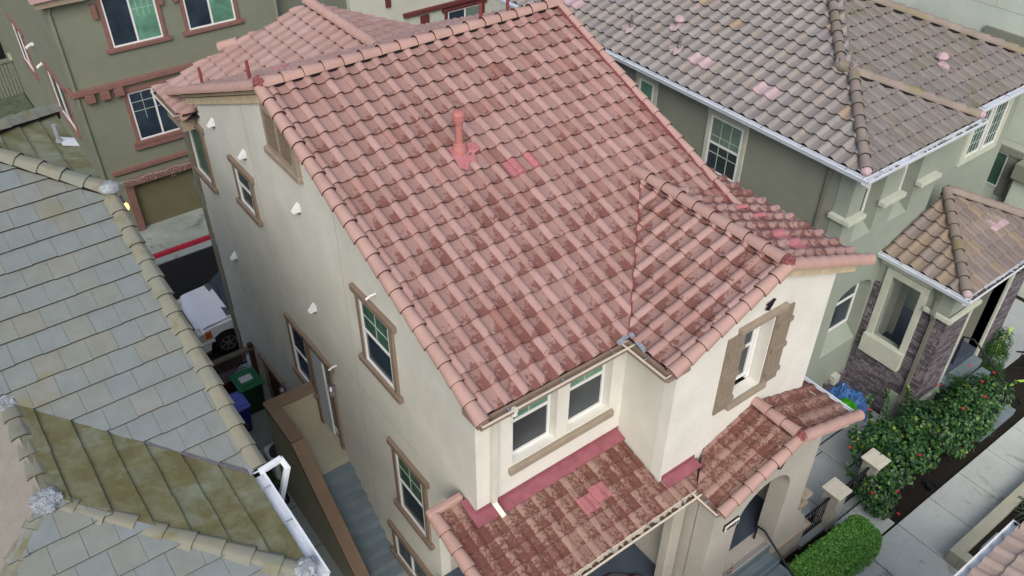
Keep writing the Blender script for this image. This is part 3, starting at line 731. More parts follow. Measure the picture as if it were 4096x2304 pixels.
# white wall vent hoods
for (y, z) in ((8.86, 2.64), (7.345, 2.64), (5.10, 2.66), (9.55, -.98), (5.19, .43)):
    bm = BM(); v0 = [fX(y-.06, 0, z-.02), fX(y+.06, 0, z-.02), fX(y+.06, 0, z+.12), fX(y-.06, 0, z+.12), fX(y-.06, .13, z-.02), fX(y+.06, .13, z-.02)]
    v = [bm.verts.new(p) for p in v0]
    for q in ((0, 1, 2, 3), (3, 2, 5, 4), (0, 3, 4), (1, 5, 2), (0, 4, 5, 1)): bm.faces.new([v[i] for i in q])
    vh = obj('vent_hood', bm, M['white'], house)
    bm = BM(); lathe(bm, fX(y-.02, 0, z-.05), [(.03, 0), (.025, .05)], 10, (-1, 0, 0)); obj('vent_outlet', bm, M['steel_dark'], vh)
for (y, z) in ((4.62, -.6), (2.58, 2.46)):
    bm = BM(); tube(bm, [fX(y, 0, z+.03), fX(y, .09, z+.03), fX(y+.02, .16, z-.02)], .018, 8); obj('drain_spout', bm, M['white'], house)
# lanterns
for (y, z) in ((4.87, -1.38), (8.05, -4.0)):
    bm = BM(); box(bm, y-.05, y+.05, 0, .03, z, z+.14, fX); box(bm, y-.045, y+.045, .05, .14, z-.12, z+.04, fX); lathe(bm, fX(y, .095, z+.04), [(.075, 0), (.03, .05), (.01, .07)], 8)
    lo = obj('wall_lantern', bm, M['pewter'], house)
    bm = BM(); 
    for k_ in range(6):
        a = k_*math.pi/3; tube(bm, [fX(y+.03*math.cos(a), .095+.03*math.sin(a), z+.02), fX(y+.10*math.cos(a), .095+.09*math.sin(a), z+.08)], .006, 5)
    obj('lantern_bracket', bm, M['pewter'], lo)
# stucco control joints (thin grooves)
bm = BM()
for y in (3.62, 9.75-.2, 6.9): pass
box(bm, 3.71, 3.716, 0, .0025, -4.9, 3.85, fX); box(bm, 7.0, 7.006, 0, .0025, -.6, 3.9, fX)
for z in (-.35, ): box(bm, 1.3, 10.9, 0, .0025, z, z+.005, fX)
obj('control_joint', bm, M['trim_tan'], house)
downspout(house, [(-.30, 11.02, 2.3), (-.05, 11.0, 1.7), (-.05, 11.0, .4), (-.12, 11.0, .25), (-.12, 11.0, .1), (-.05, 11.0, -.1), (-.05, 11.0, -5.3)], M['downspout_gray'], .09, .07, up=(0, 1, 0))
# --- front pair windows (recessed)
fY = mp('y', .18, -1)
for u0, u1 in ((.66, 1.46), (1.71, 2.54)):
    window(house, fY, u0, u1, .60, 1.92, M['glass_screen'], M['glass_teal'], rail=.55, fr=.05, munt=(2, 2, (u0+.05, u1-.05, 1.34, 1.88)))
bm = BM(); box(bm, .57, 2.62, -.02, .07, .44, .575, Y0); obj('window_sill', bm, M['trim_tan'], house, bevel=.015)
# bay window + shutters
fYB = mp('y', -.77, -1)
window(house, fYB, 4.27, 4.84, .66, 2.08, M['glass_screen'], M['glass_dark'], rail=.5, fr=.05)
bm = BM(); box(bm, 4.84, 4.925, -.01, .05, .58, 2.1, fYB); obj('window_jamb', bm, M['white'], house)
for (u0, u1) in ((3.84, 4.22), (4.955, 5.35)):
    bm = BM()
    for i in range(3): a = u0+(u1-u0)*i/3; box(bm, a+.003, a+(u1-u0)/3-.003, .0, .035, .52, 2.11, YB)
    so = obj('shutter', bm, M['shutter'], house)
    for z in (.72, 1.26, 1.80):
        bm = BM(); box(bm, u0+.02, u1-.02, .035, .085, z, z+.09, YB); obj('shutter_batten', bm, M['shutter'], so, bevel=.004)
bm = BM(); box(bm, 4.05, 5.12, .0, .09, 2.135, 2.235, YB); obj('window_head', bm, M['trim_tan'], house, bevel=.01)
bm = BM(); box(bm, 4.14, 5.06, .0, .08, .46, .57, YB); obj('window_sill', bm, M['trim_tan'], house, bevel=.01)
def star_iron(parent, f, u, z, s):
    bm = BM()
    for a, b in (((-.5, .75), (.55, .95)), ((.45, .9), (-.05, 0)), ((-.05, 0), (-.5, .25)), ((-.5, .2), (.1, .5)), ((.35, 1.0), (.62, .95))):
        bar(bm, f(u+a[0]*s, .035, z+a[1]*s), f(u+b[0]*s, .035, z+b[1]*s), .028, .022)
    obj('iron_ornament', bm, M['iron'], parent)
star_iron(house, YB, 4.66, 2.32, .16)
# --- porch roof (front of the house, lower)
mp_ = .27
def zp(y): return -.10+mp_*y
slP = Slope((-.56, -1.43, zp(-1.43)-.03), (1, 0), (0, 1), mp_)
roofP = tiles(house, M['tile_porch'], slP, 17, 8, [(2.80, -1.01, -1, 1) if False else (0, -.0, 0, -1), (2.80, 0, -1, 0), (-.5, 0, 1, 0)], seed=7, W=.284, E=.252, prof=prof_low(), lift=.024)
roofP2 = tiles(house, M['tile_porch'], slP, 17, 8, [(2.80, 0, 1, 0), (0, -1.035, 0, -1), (3.28, -1.43, -1, 1)], seed=7, W=.284, E=.252, prof=prof_low(), lift=.024)
roofP3 = tiles(house, M['tile_porch'], slP, 2, 9, [(0, 0, 0, 1), (-.02, 0, -1, 0), (-.5, 0, 1, 0), (0, .36, 0, -1)], seed=7, W=.284, E=.252, prof=prof_low(), lift=.024)
caps(roofP, M['cap_red'], (-.56, -1.5, zp(-1.5)+.0), (-.56, .33, zp(.33)+.0), .115, .30, arc=205, name='rake_cap', under=False)
bm = BM(); box(bm, -.66, -.04, .30, .42, zp(.3)-.02, zp(.3)+.10); obj('end_cap', bm, M['cap_red'], roofP, bevel=.03)
bm = BM(); bar(bm, (-.50, -1.4, zp(-1.4)-.14), (-.50, .33, zp(.33)-.14), .05, .16); obj('rake_board', bm, M['stucco_porch'], house)
# flashing
bm = BM()
def slope_slab(bm, x0, x1, y0, y1, zf, h0, h1):
    v = [bm.verts.new((x, y, zf(y)+h)) for x, y, h in ((x0, y0, h0), (x1, y0, h0), (x1, y1, h0), (x0, y1, h0), (x0, y0, h1), (x1, y0, h1), (x1, y1, h1), (x0, y1, h1))]
    for q in ((0, 3, 2, 1), (4, 5, 6, 7), (0, 1, 5, 4), (1, 2, 6, 5), (2, 3, 7, 6), (3, 0, 4, 7)): bm.faces.new([v[i] for i in q])
slope_slab(bm, -.02, 2.815, -.20, -.013, zp, .035, .052); box(bm, -.02, 2.815, -.012, -.003, zp(0)+.02, zp(0)+.13)
slope_slab(bm, 2.86, 3.60, -1.21, -1.04, zp, .035, .052); box(bm, 2.86, 3.60, -1.036, -1.023, zp(-1.03)+.02, zp(-1.03)+.11)
slope_slab(bm, -.12, -.003, -.19, .28, zp, .03, .05)
obj('wall_flashing', bm, M['pink_metal'], roofP)
gp = gutter(house, (-.45, -1.42, zp(-1.43)-.03), (3.30, -1.42, zp(-1.43)-.03), (0, -1), M['gutter_lip'], M['gutter_lip'], .13, .09, hangers=5, debris=26, seed=5)
gutter(house, (3.29, -1.42, zp(-1.43)-.033), (3.29, -1.97, zp(-1.43)-.033), (-1, 0), M['gutter_tan'], M['gutter_lip'], .13, .09, hangers=1)
bm = BM(); box(bm, -.5, 3.3, -1.40, -1.28, -.86, zp(-1.4)-.06); obj('porch_beam', bm, M['stucco_porch'], house)
for q in ((-.52, -.2, -1.40, -1.2, -6, -.86), (2.93, 3.20, -1.36, -1.18, -3.26, -.86)):
    bm = BM(); box(bm, *q); obj('porch_post', bm, M['stucco_porch'], house, bevel=.01)
for (i, j) in ((8, 2.35), (7, 2.15)): pink_tile(roofP, M['fresh_pink'], slP, i, j, W=.284, E=.27, prof=[(0, 0), (0, .02), (.02, .034), (.12, .044), (.17, .03), (.19, .012), (.28, .014)], h=.02)
bm = BM(); bar(bm, (.15, -.64, -.25), (.19, -.64, -.25), .3, .02)
bm.free()
# porch gable
zpe = zp(-1.43); mgp = .36; px = 4.95
zpr = zpe+mgp*(px-3.28)
slPL = Slope((3.28, -1.97, zpe-.03), (0, 1), (1, 0), mgp)
roofPL = tiles(house, M['tile_porch'], slPL, 5, 7, [(0, -1.03, 0, -1), (3.28, -1.43, 1, -1.30), (px-.02, 0, -1, 0)], seed=8, W=.295, E=.265, prof=prof_low(.295), lift=.026)
slPR = Slope((6.66, -.4, zpe-.03), (0, -1), (-1, 0), mgp)
roofPR = tiles(house, M['tile_porch'], slPR, 6, 7, [(0, -1.03, 0, -1), (px+.02, 0, 1, 0), (0, -1.97, 0, 1)], seed=9, W=.295, E=.265, prof=prof_low(.295), lift=.026)
roofPR2 = tiles(house, M['tile_porch'], slPR, 6, 7, [(0, -1.04, 0, 1), (6.39, 0, 1, 0)], seed=9, W=.295, E=.265, prof=prof_low(.295), lift=.026)
caps(roofPL, M['cap_red'], (px, -1.92, zpr+.04), (px, -1.03, zpr+.04), .115, .32, arc=180)
caps(roofPL, M['cap_red'], (3.22, -2.0, zpe+.01), (px, -2.0, zpr+.01), .108, .30, arc=215, name='rake_cap', under=False)
caps(roofPR, M['cap_red'], (6.72, -2.0, zpe+.0), (px, -2.0, zpr+.01), .108, .30, arc=215, name='rake_cap', under=False)
bm = BM(); blob(bm, (px, -1.99, zpr+.03), (.09, .09, .09), .35, 4, 26); obj('mortar_patch', bm, M['mortar_pink'], roofPL)
gutter(house, (6.67, -1.95, zpe-.02), (6.67, -.4, zpe-.02), (1, 0), M['gutter_white'], M['gutter_white'], .09, .07)
bm = BM(); bar(bm, (3.30, -1.93, zpe-.16), (px, -1.93, zpr-.17), .06, .15); bar(bm, (6.62, -1.93, zpe-.16), (px, -1.93, zpr-.17), .06, .15); obj('rake_board', bm, M['rake_cream'], house)
bm = BM(); bar(bm, (6.42, -1.0, zpe+.03), (6.42, -1.35, zpe+.05), .09, .03); obj('wall_flashing', bm, M['white'], roofPR)
# porch front wall with arch
YP = mp('y', -1.87, -1)
arch = [(4.66+.69*math.cos(math.pi*(1-i/16)), -1.58+.69*math.sin(math.pi*(1-i/16))) for i in range(17)]
hole = [(3.97, -3.26)]+arch+[(5.35, -3.26)]
scroll = [(5.94, zpe-.3)]
outer = [(3.30, -4.5), (6.53, -4.5), (6.53, -3.62), (6.50, -3.54), (6.42, -3.45), (6.36, -3.3), (6.30, -3.12), (6.14, -2.98), (6.12, -2.86), (6.05, -2.74), (5.97, -2.70), (5.955, -2.4), (5.94, -1.8), (5.94, zpe-.12), (px, zpr-.2), (3.30, zpe-.12)]
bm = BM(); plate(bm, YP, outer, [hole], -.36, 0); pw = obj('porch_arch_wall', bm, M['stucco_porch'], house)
bm = BM(); box(bm, 5.34, 6.60, -.34, .06, -3.66, -3.56, YP); box(bm, 3.25, 3.98, -.34, .06, -3.66, -3.56, YP); obj('belt_course', bm, M['trim_tan'], pw, bevel=.015)
bm = BM(); box(bm, 6.0, 6.26, -.3, .05, -2.46, -2.36, YP); box(bm, 5.98, 6.22, -.3, .03, -2.72, -2.62, YP); obj('corbel', bm, M['trim_tan'], pw, bevel=.015)
bm = BM(); box(bm, 5.34, 5.40, 0.0, .30, -4.5, -3.66, YP); obj('stair_cheek', bm, M['stucco_porch'], pw)
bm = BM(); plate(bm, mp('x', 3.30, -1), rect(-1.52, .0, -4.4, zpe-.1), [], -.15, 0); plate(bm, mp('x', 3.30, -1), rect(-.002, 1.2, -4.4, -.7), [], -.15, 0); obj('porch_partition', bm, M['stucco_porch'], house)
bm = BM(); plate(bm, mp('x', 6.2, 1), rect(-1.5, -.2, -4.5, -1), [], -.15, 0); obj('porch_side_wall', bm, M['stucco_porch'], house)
bm = BM(); box(bm, -.19, 3.29, -1.4, 1.23, -3.45, -3.26); box(bm, 3.46, 6.15, -1.84, -.03, -3.45, -3.262); box(bm, -.2, 3.3, -1.38, 1.2, -5.2, -3.45); box(bm, 3.46, 6.1, -1.5, -.1, -5, -3.45)
box(bm, 3.99, 5.33, -1.86, -1.5, -5, -3.262); obj('porch_floor', bm, M['porch_floor'], house)
star_iron(house, YP, 4.80, -.62, .15)
# steps
bm = BM()
for i in range(6):
    z = -3.262-.19*i; box(bm, 3.99, 5.34+.10*min(i, 1), -1.88-.3*i-.28, -1.86-.3*i+.03, -4.5, z-.19)
box(bm, 3.98, 5.34, -1.90, -1.872, -3.6, -3.262)
st = obj('porch_steps', bm, M['step_blue'], house, bevel=.012)
bm = BM()
for i in range(5):
    for q in range(4): box(bm, 4.0, 5.33, -1.86-.3*i-.27+.022*q, -1.86-.3*i-.262+.022*q, -3.455-.19*i, -3.449-.19*i)
for q in range(4): box(bm, 4.0, 5.32, -1.84+.022*q, -1.832+.022*q, -3.264, -3.2585)
obj('step_grip', bm, M['porch_floor'], st)
bm = BM(); hr = [(5.2, -1.6, -3.25), (5.2, -1.6, -2.88), (5.2, -1.76, -2.85), (5.2, -2.55, -3.33), (5.2, -3.3, -3.9), (5.2, -3.3, -4.4)]
tube(bm, hr, .022, 8); obj('handrail', bm, M['iron'], st)
# address plaque 49024
bm = BM(); box(bm, 3.60, 3.95, .0, .03, -1.395, -1.245, YP); sg = obj('address_plaque', bm, M['black'], house)
bm = BM(); box(bm, 3.61, 3.94, .03, .05, -1.385, -1.255, YP); obj('plaque_face', bm, M['sign_white'], sg)
cu = bpy.data.curves.new('house_number', 'FONT'); cu.body = '49024'; cu.size = .115; cu.extrude = .003; cu.align_x = 'CENTER'; cu.align_y = 'CENTER'; cu.offset = .0025
to = bpy.data.objects.new('house_number', cu); COL.objects.link(to); to.location = (3.775, -1.87-.054, -1.325); to.rotation_euler = (R(90), 0, 0)
bpy.context.view_layer.update()
me = bpy.data.meshes.new_from_object(to.evaluated_get(bpy.context.evaluated_depsgraph_get()))
mat4 = to.matrix_world.copy(); bpy.data.objects.remove(to); me.transform(mat4); mesh_obj('house_number', me, M['black'], sg)

# ================================================================= OUTSIDE STAIR
stair = thing('side_stair', 'stucco walled outdoor stair with blue gray steps climbing to the side door', 'stairs')
bm = BM(); xo, xi = -1.06, -.84
zc = -2.30
plate(bm, mp('x', xo, -1), [(2.62, -5.0), (6.2, -5.0), (6.2, zc-.06), (4.9, zc-.06), (2.62, zc-.06-.86*(4.9-2.62))], [], -.22, 0)
plate(bm, mp('y', 6.2, 1), rect(xo+.22, -.01, -5.0, zc-.06), [], -.24, -.001)
obj('stair_wall', bm, M['stucco_stair'], stair)
bm = BM(); zl = zc-.86*(4.9-2.58)
bar(bm, (xo+.11, 6.23, zc), (xo+.11, 4.9, zc), .27, .10); bar(bm, (xo+.11, 4.9, zc), (xo+.11, 2.58, zl), .27, .10); bar(bm, (xo+.24, 6.09, zc+.001), (-.01, 6.09, zc+.001), .27, .10)
obj('wall_cap', bm, M['cap_brown'], stair, bevel=.01)
bm = BM(); box(bm, xi+.003, -.003, 4.82, 5.955, -5, -3.31); obj('landing', bm, M['planter_wall'], stair)
bm = BM()
for i in range(9):
    y1 = 4.82-.222*i; z = -3.31-.187*(i+1); box(bm, xi+.004, -.004, y1-.222-.02, y1+.0, -5.0, z)
obj('step', bm, M['step_blue'], stair, bevel=.012)
bm = BM(); rl = [(xi+.06, 5.3, -2.62), (xi+.06, 4.86, -2.62), (xi+.06, 2.9, -2.62-.86*1.96), (xi+.06, 2.62, -4.42), (xi+.02, 2.55, -4.62), (xi-.1, 2.52, -4.60)]
tube(bm, rl, .02, 8); tube(bm, [(xi+.06, 2.75, -4.35), (xi+.06, 2.6, -4.75), (xi+.0, 2.55, -4.72)], .014, 6); obj('handrail', bm, M['iron'], stair)

# ================================================================= GRAY HOUSE (right)
gray = thing('gray_roof_house', 'sage stucco house with gray brown tile roof and white gutters at the right', 'house', 'houses of the development')
ze = 2.55; gxe = 8.75
def plane_z(x): return ze+.4*(x-gxe)
GX = mp('x', 9.07, -1); GY = mp('y', .53, -1)
bm = BM(); plate(bm, GX, rect(.86, 11.4, -6, 2.5), [], -.2, 0); plate(bm, mp('y', 11.4, 1), rect(9.28, 15, -6, 2.5), [], -.2, -.002); obj('side_wall', bm, M['stucco_gray'], gray)
bm = BM()
lowarch = [(9.75, -2.76), (11.0, -2.76), (11.0, -1.25)]+[(10.37+.63*math.cos(math.pi*i/10), -1.2+.32*math.sin(math.pi*i/10)) for i in range(1, 10)]+[(9.75, -1.25)]
plate(bm, GY, [(9.07, -4.5), (12.3, -4.5), (12.3, 2.5), (9.07, 2.5)], [rect(9.50, 10.17, .57, 2.35), rect(10.77, 11.43, .57, 2.35), lowarch], -.32, 0)
obj('front_wall', bm, M['stucco_sage'], gray)
bm = BM(); plate(bm, mp('x', 12.3, 1), rect(.85, 1.0, -4.5, 2.5), [], -.2, 0); plate(bm, mp('y', 1.0, -1), rect(12.3, 16.2, -4.5, 2.5), [], -.2, 0); obj('front_wall', bm, M['stucco_sage'], gray)
for (a, b) in ((9.50, 10.17), (10.77, 11.43)):
    bm = BM(); v = [bm.verts.new(p) for p in (GY(a, .0, .57), GY(b, .0, .57), GY(b, -.3, .80), GY(a, -.3, .80), GY(a, -.3, .5), GY(b, -.3, .5), GY(a, .0, .5), GY(b, 0, .5))]
    bm.faces.new(v[:4])
    for x_ in v[4:]: bm.verts.remove(x_)
    obj('sloped_sill', bm, M['stucco_sage'], gray)
bm = BM(); v = [bm.verts.new(p) for p in (GY(9.75, .003, -2.757), GY(11.0, .003, -2.757), GY(11.0, -.31, -2.45), GY(9.75, -.31, -2.45))]; bm.faces.new(v)
obj('sloped_sill', bm, M['stucco_sage'], gray)
gf = mp('y', .82, -1)
for a, b in ((9.52, 10.15), (10.79, 11.41)): window(gray, gf, a, b, .82, 2.3, M['glass_dark'], M['glass_dark'], rail=.5, fr=.05)
window(gray, gf, 9.78, 10.98, -2.42, -.95, M['glass_dark'], M['glass_dark'], rail=.55, fr=.06)
# light ledges
for (a, b) in ((8.96, 9.52), (10.12, 10.86), (11.40, 12.12)):
    bm = BM(); box(bm, a, b, .0, .16, 1.24, 1.34, GY)
    if a < 9: box(bm, .54, .86, .0, .11, 1.24, 1.339, GX)
    obj('ledge', bm, M['trim_sage'], gray, bevel=.008)
for (x) in (10.65, 11.50):
    bm = BM(); box(bm, x-.15, x+.05, .0, .16, -3.95, -3.70, GY); obj('corbel', bm, M['trim_sage'], gray, bevel=.01)
bm = BM(); plate(bm, mp('y', .46, -1), rect(10.3, 11.12, -4.45, -3.85), [], -.05, 0); obj('stone_base', bm, M['stone'], gray)
# side windows
window(gray, GX, 3.23, 4.12, .78, 2.08, M['glass_screen'], M['blinds'], rail=.52, trim=M['trim_sage'], tw=.11, tp=.03, head_ext=0, sill_ext=0, munt=(3, 3, (3.27, 4.08, .82, 2.04)))
window(gray, GX, 5.88, 6.36, .78, 2.08, M['glass_teal'], None, split='n', trim=M['trim_sage'], tw=.11, tp=.03, head_ext=0, sill_ext=0)
downspout(gray, [(8.85, 1.08, 2.42), (9.03, 1.08, 2.2), (9.03, 1.08, -4.4)], M['downspout_gray'], .08, .06, up=(1, 0, 0))
# triple window on the right part
gy1 = mp('y', 1.0, -1)
for a, b in ((14.30, 14.92), (15.02, 15.62)): window(gray, gy1, a, b, .66, 2.1, M['glass_dark'], None, split='n', fr=.06, munt=(4, 5, (a+.05, b-.05, .71, 2.05)))
bm = BM(); plate(bm, gy1, rect(14.12, 15.76, .50, 2.26), [rect(14.29, 15.63, .65, 2.11)], 0, .05); box(bm, 14.93, 15.01, .0, .04, .6, 2.2, gy1); obj('window_surround', bm, M['trim_sage'], gray)
# roofs
GBK = 12.0
slA = Slope((gxe, GBK, ze-.03), (0, -1), (1, 0), .4)     # facing -X
peak = (12.5, 4.25)
rA = tiles(gray, M['tile_gray'], slA, 40, 13, [(gxe, .22, -1, 1), (12.5, 0, -1, 0)], seed=11, E=.296)
# front sub hip (facing -Y)
slB = Slope((gxe, .22, ze-.03), (1, 0), (0, 1), .4)
rB = tiles(gray, M['tile_gray_moss'], slB, 13, 8, [(gxe, .22, 1, -1), (12.55, .22, -1, -1)], seed=12, E=.296)
# main front slope (facing -Y)
slC = Slope((gxe, .52, ze-.03), (1, 0), (0, 1), .4)
rC = tiles(gray, M['tile_gray_moss'], slC, 26, 13, [(10.66, 2.38, 1, -1), (16.25, .52, -1, -1), (12.55, .5, 1, 1)], seed=13, E=.296)
slD = Slope((12.55, 1.2, ze-.03), (0, -1), (-1, 0), .4)
rD = tiles(gray, M['tile_gray_moss'], slD, 12, 8, [(10.65, 2.1, -1*-1, 0), (12.55, .22, 1, 1), (12.55, .5, -1, -1)], seed=14, E=.296)
slE = Slope((16.25, .5, ze-.03), (0, 1), (-1, 0), .4)
rE = tiles(gray, M['tile_gray'], slE, 38, 13, [(16.25, .52, 1, 1), (12.5, 0, 1, 0)], seed=15, E=.296)
pz = ze+.4*3.75
caps(rA, M['cap_gray'], (10.66, 2.40, ze+.4*1.91+.05), (12.5, 4.26, pz+.05), .12, .33, end0=True)
caps(rB, M['cap_gray'], (8.83, .30, ze+.06), (10.65, 2.12, ze+.4*1.9+.06), .12, .33)
caps(rB, M['cap_gray'], (12.50, .30, ze+.06), (10.65, 2.12, ze+.4*1.9+.06), .12, .33)
caps(rE, M['cap_gray'], (16.2, .57, ze+.06), (12.5, 4.26, pz+.05), .12, .33)
caps(rA, M['cap_gray'], (12.5, 4.26, pz+.05), (12.5, 11.9, pz+.05), .12, .33)
bm = BM(); tube(bm, [(10.65, 2.05, ze+.4*1.9+.06), (10.65, 2.5, ze+.4*1.9+.07)], .11, 14); obj('ridge_cap', bm, M['cap_gray'], rB)
bm = BM(); blob(bm, (10.65, 2.42, ze+.88), (.12, .09, .1), .5); blob(bm, (10.65, 2.12, ze+.90), (.13, .07, .1), .5); obj('mortar_patch', bm, M['mortar_gray'], rB)
for (x, y) in ((8.80, .27), (12.55, .25)):
    bm = BM(); blob(bm, (x, y, ze+.06), (.10, .10, .09), .12, 3); obj('end_plug', bm, M['fresh_pink2'], rB)
gutter(gray, (gxe, GBK, ze-.01), (gxe, .10, ze-.01), (-1, 0), M['gutter_white'], M['gutter_white'], .14, .10, hangers=12)
gutter(gray, (gxe-.13, .20, ze-.012), (12.58, .20, ze-.012), (0, -1), M['gutter_white'], M['gutter_white'], .14, .10, hangers=4, debris=16, seed=9)
gutter(gray, (12.55, .49, ze-.012), (16.3, .49, ze-.012), (0, -1), M['gutter_white'], M['gutter_white'], .14, .10, hangers=4)
bm = BM(); box(bm, gxe+.01, 9.2, .24, GBK, 2.38, 2.50); box(bm, gxe+.02, 12.5, .23, .6, 2.37, 2.495); box(bm, 12.5, 16.2, .5, 1.1, 2.36, 2.49); obj('soffit', bm, M['trim_sage'], gray)
def vent_dome(parent, sl, u, v, col, leg):
    bm = BM(); c = sl.P(u, v, .03); lathe(bm, c, [(.075, -.03), (.06, .10), (.06, .16), (.13, .15), (.14, .17), (.10, .24), (.03, .27)], 8); o = obj('roof_vent', bm, col, parent)
    bm = BM(); pts = [(-.14, -.16), (-.02, -.2), (.12, -.15), (.17, .0), (.1, .1), (-.12, .1)]
    vv = [bm.verts.new(sl.P(u+a, v+b, .075+.02*math.sin(a*25))) for a, b in pts]; bm.faces.new(vv); obj('vent_flashing', bm, leg, o)
def vent_stub(parent, sl, u, v):
    bm = BM(); c = sl.P(u, v, .02); lathe(bm, c, [(.065, 0), (.06, .05), (.035, .10), (.032, .30), (.028, .3)], 12); o = obj('vent_pipe', bm, M['steel_dark'], parent)
    bm = BM(); pts = [(-.17, -.10), (-.08, -.22), (.02, -.16), (.1, -.26), (.16, -.1), (.1, .06), (-.1, .06)]
    vv = [bm.verts.new(sl.P(u+a, v+b, .07+.02*math.sin(a*25))) for a, b in pts]; bm.faces.new(vv); obj('vent_flashing', bm, M['fresh_pink2'], o)
vent_dome(rA, slA, GBK-6.28, 1.3, M['fresh_pink2'], M['fresh_pink2'])
vent_stub(rA, slA, GBK-7.27, .78); vent_stub(rA, slA, GBK-5.74, .80)
vent_dome(rC, slC, 13.15-gxe, 1.15, M['fresh_pink2'], M['fresh_pink2'])
for (y, x) in ((4.93, 9.60), (3.17, 9.60), (9.2, 9.6)):
    i = round((GBK-y)/.304-.78); j = 2
    pink_tile(rA, M['fresh_pink2'], slA, i, j, E=.296); pink_tile(rA, M['fresh_pink2'], slA, i+1, j, E=.296)
# --- gray porch
px0, py0, pze = 10.95, -1.45, -.25
PX = mp('x', 11.13, -1); PY = mp('y', -1.21, -1)
bm = BM()
plate(bm, PX, rect(-1.21, .53, -4.45, -.35), [rect(-.53, .18, -2.55, -.82)], -.22, 0)
plate(bm, PY, [(11.35, -4.45), (12.07, -4.45), (12.12, -3.3), (12.12, -.62), (13.62, -.62), (13.62, -4.45), (14.5, -4.45), (14.5, -.3), (11.35, -.3)], [], -.22, 0)
obj('porch_wall', bm, M['stucco_sage'], gray)
bm = BM()
plate(bm, PX, [(-1.25, -4.42), (.50, -4.42), (.50, -1.12), (.33, -1.12), (.33, -2.95), (-.68, -2.95), (-.68, -1.12), (-1.25, -1.12)], [], .0, .035)
plate(bm, PY, [(11.09, -3.55), (12.03, -3.55), (12.03, -1.12), (11.09, -1.12)], [], 0, .035)
obj('stone_veneer', bm, M['stone'], gray); bm = BM(); plate(bm, PY, rect(13.72, 14.5, -3.9, -1.12), [], 0, .035)
obj('stone_veneer', bm, M['stone'], gray)
bm = BM()
plate(bm, PX, rect(-.68, .33, -2.95, -.62), [rect(-.52, .17, -2.45, -.79)], .0, .06); plate(bm, PX, rect(-.68, .33, -2.95, -2.45), [], .06, .16)
box(bm, -.70, .52, .0, .055, -.60, -.50, PX)
obj('opening_surround', bm, M['trim_sage'], gray, bevel=.01)
bm = BM(); box(bm, -1.30, -.70, .03, .12, -1.12, -1.02, PX); obj('belt_course', bm, M['trim_sage'], gray, bevel=.01); bm = BM(); box(bm, 11.02, 12.24, .03, .12, -1.12, -1.021, PY); obj('belt_course', bm, M['trim_sage'], gray, bevel=.01)
bm = BM(); plate(bm, PX, rect(-1.30, -.66, -4.42, -3.56), [], .0, .10); plate(bm, PY, rect(11.03, 12.12, -4.42, -3.60), [], 0, .10); obj('base_plinth', bm, M['stucco_sage'], gray, bevel=.02); bm = BM(); plate(bm, PY, rect(13.6, 14.6, -4.42, -3.95), [], 0, .10); obj('base_plinth', bm, M['stucco_sage'], gray, bevel=.02)
bm = BM(); box(bm, 12.04, 12.14, .0, .05, -3.6, -.62, PY); box(bm, 13.60, 13.72, .0, .05, -4.4, -.62, PY); obj('opening_trim', bm, M['trim_sage'], gray)
bm = BM(); plate(bm, mp('x', 13.62, -1), rect(-1.2, .5, -4.4, -.62), [], -.12, 0); obj('porch_inner_wall', bm, M['stucco_gray'], gray)
bm = BM(); box(bm, 11.36, 13.60, -1.20, .99, -3.45, -3.25); obj('porch_floor', bm, M['porch_floor'], gray)
bm = BM()
for i in range(5): box(bm, 12.13, 13.60, -1.44-.28*i, -1.20-.28*i, -4.4, -3.45-.19*i)
gs = obj('porch_steps', bm, M['step_blue'], gray, bevel=.01)
bm = BM(); tube(bm, [(12.65, -1.15, -3.25), (12.65, -1.15, -2.42), (12.72, -1.35, -2.40), (12.9, -1.9, -2.9), (13.1, -2.35, -3.5), (13.1, -2.35, -4.4)], .024, 8); obj('handrail', bm, M['iron'], gs)
bm = BM(); tube(bm, [(11.75, -1.6, -4.4), (11.75, -1.6, -3.75), (11.75, -1.45, -3.7)], .026, 8); tube(bm, [(11.75, -1.6, -3.8), (11.9, -2.3, -4.1)], .018, 8); obj('handrail', bm, M['iron'], gs)
bm = BM(); box(bm, 12.4, 12.44, .30, .48, -3.25, -1.2); box(bm, 11.9, 12.35, .44, .5, -3.25, -1.2); obj('inner_door', bm, M['trim_sage'], gray)
slG1 = Slope((px0, .5, pze-.03), (0, -1), (1, 0), .4); slG2 = Slope((px0, py0, pze-.03), (1, 0), (0, 1), .4)
rP1 = tiles(gray, M['tile_gray_porch'], slG1, 8, 8, [(px0, py0, -1, 1), (0, .515, 0, -1)], seed=21, W=.298, E=.29)
rP2 = tiles(gray, M['tile_gray_porch'], slG2, 14, 8, [(px0, py0, 1, -1), (14.91, py0, -1, -1), (0, .515, 0, -1)], seed=22, W=.298, E=.29)
caps(rP1, M['cap_gray'], (px0+.09, py0+.09, pze+.06), (12.9, .50, pze+.4*1.95+.06), .118, .33, end1=False)
caps(rP2, M['cap_gray'], (14.86, py0+.06, pze+.06), (12.94, .50, pze+.4*1.95+.06), .118, .33)
bm = BM(); blob(bm, (px0+.05, py0+.05, pze+.05), (.10, .10, .085), .1); obj('end_plug', bm, M['fresh_pink2'], rP1)
for i in (0, 1): pink_tile(rP2, M['fresh_pink2'], slG2, (13.2-px0)/.298-.5+i, 2.6, W=.298, E=.29)
gutter(gray, (px0, .52, pze-.01), (px0, -1.55, pze-.01), (-1, 0), M['gutter_white'], M['gutter_white'], .13, .10, hangers=2)
gutter(gray, (px0-.12, py0, pze-.012), (15, py0, pze-.012), (0, -1), M['gutter_white'], M['gutter_white'], .13, .10, hangers=3, debris=40, seed=3)
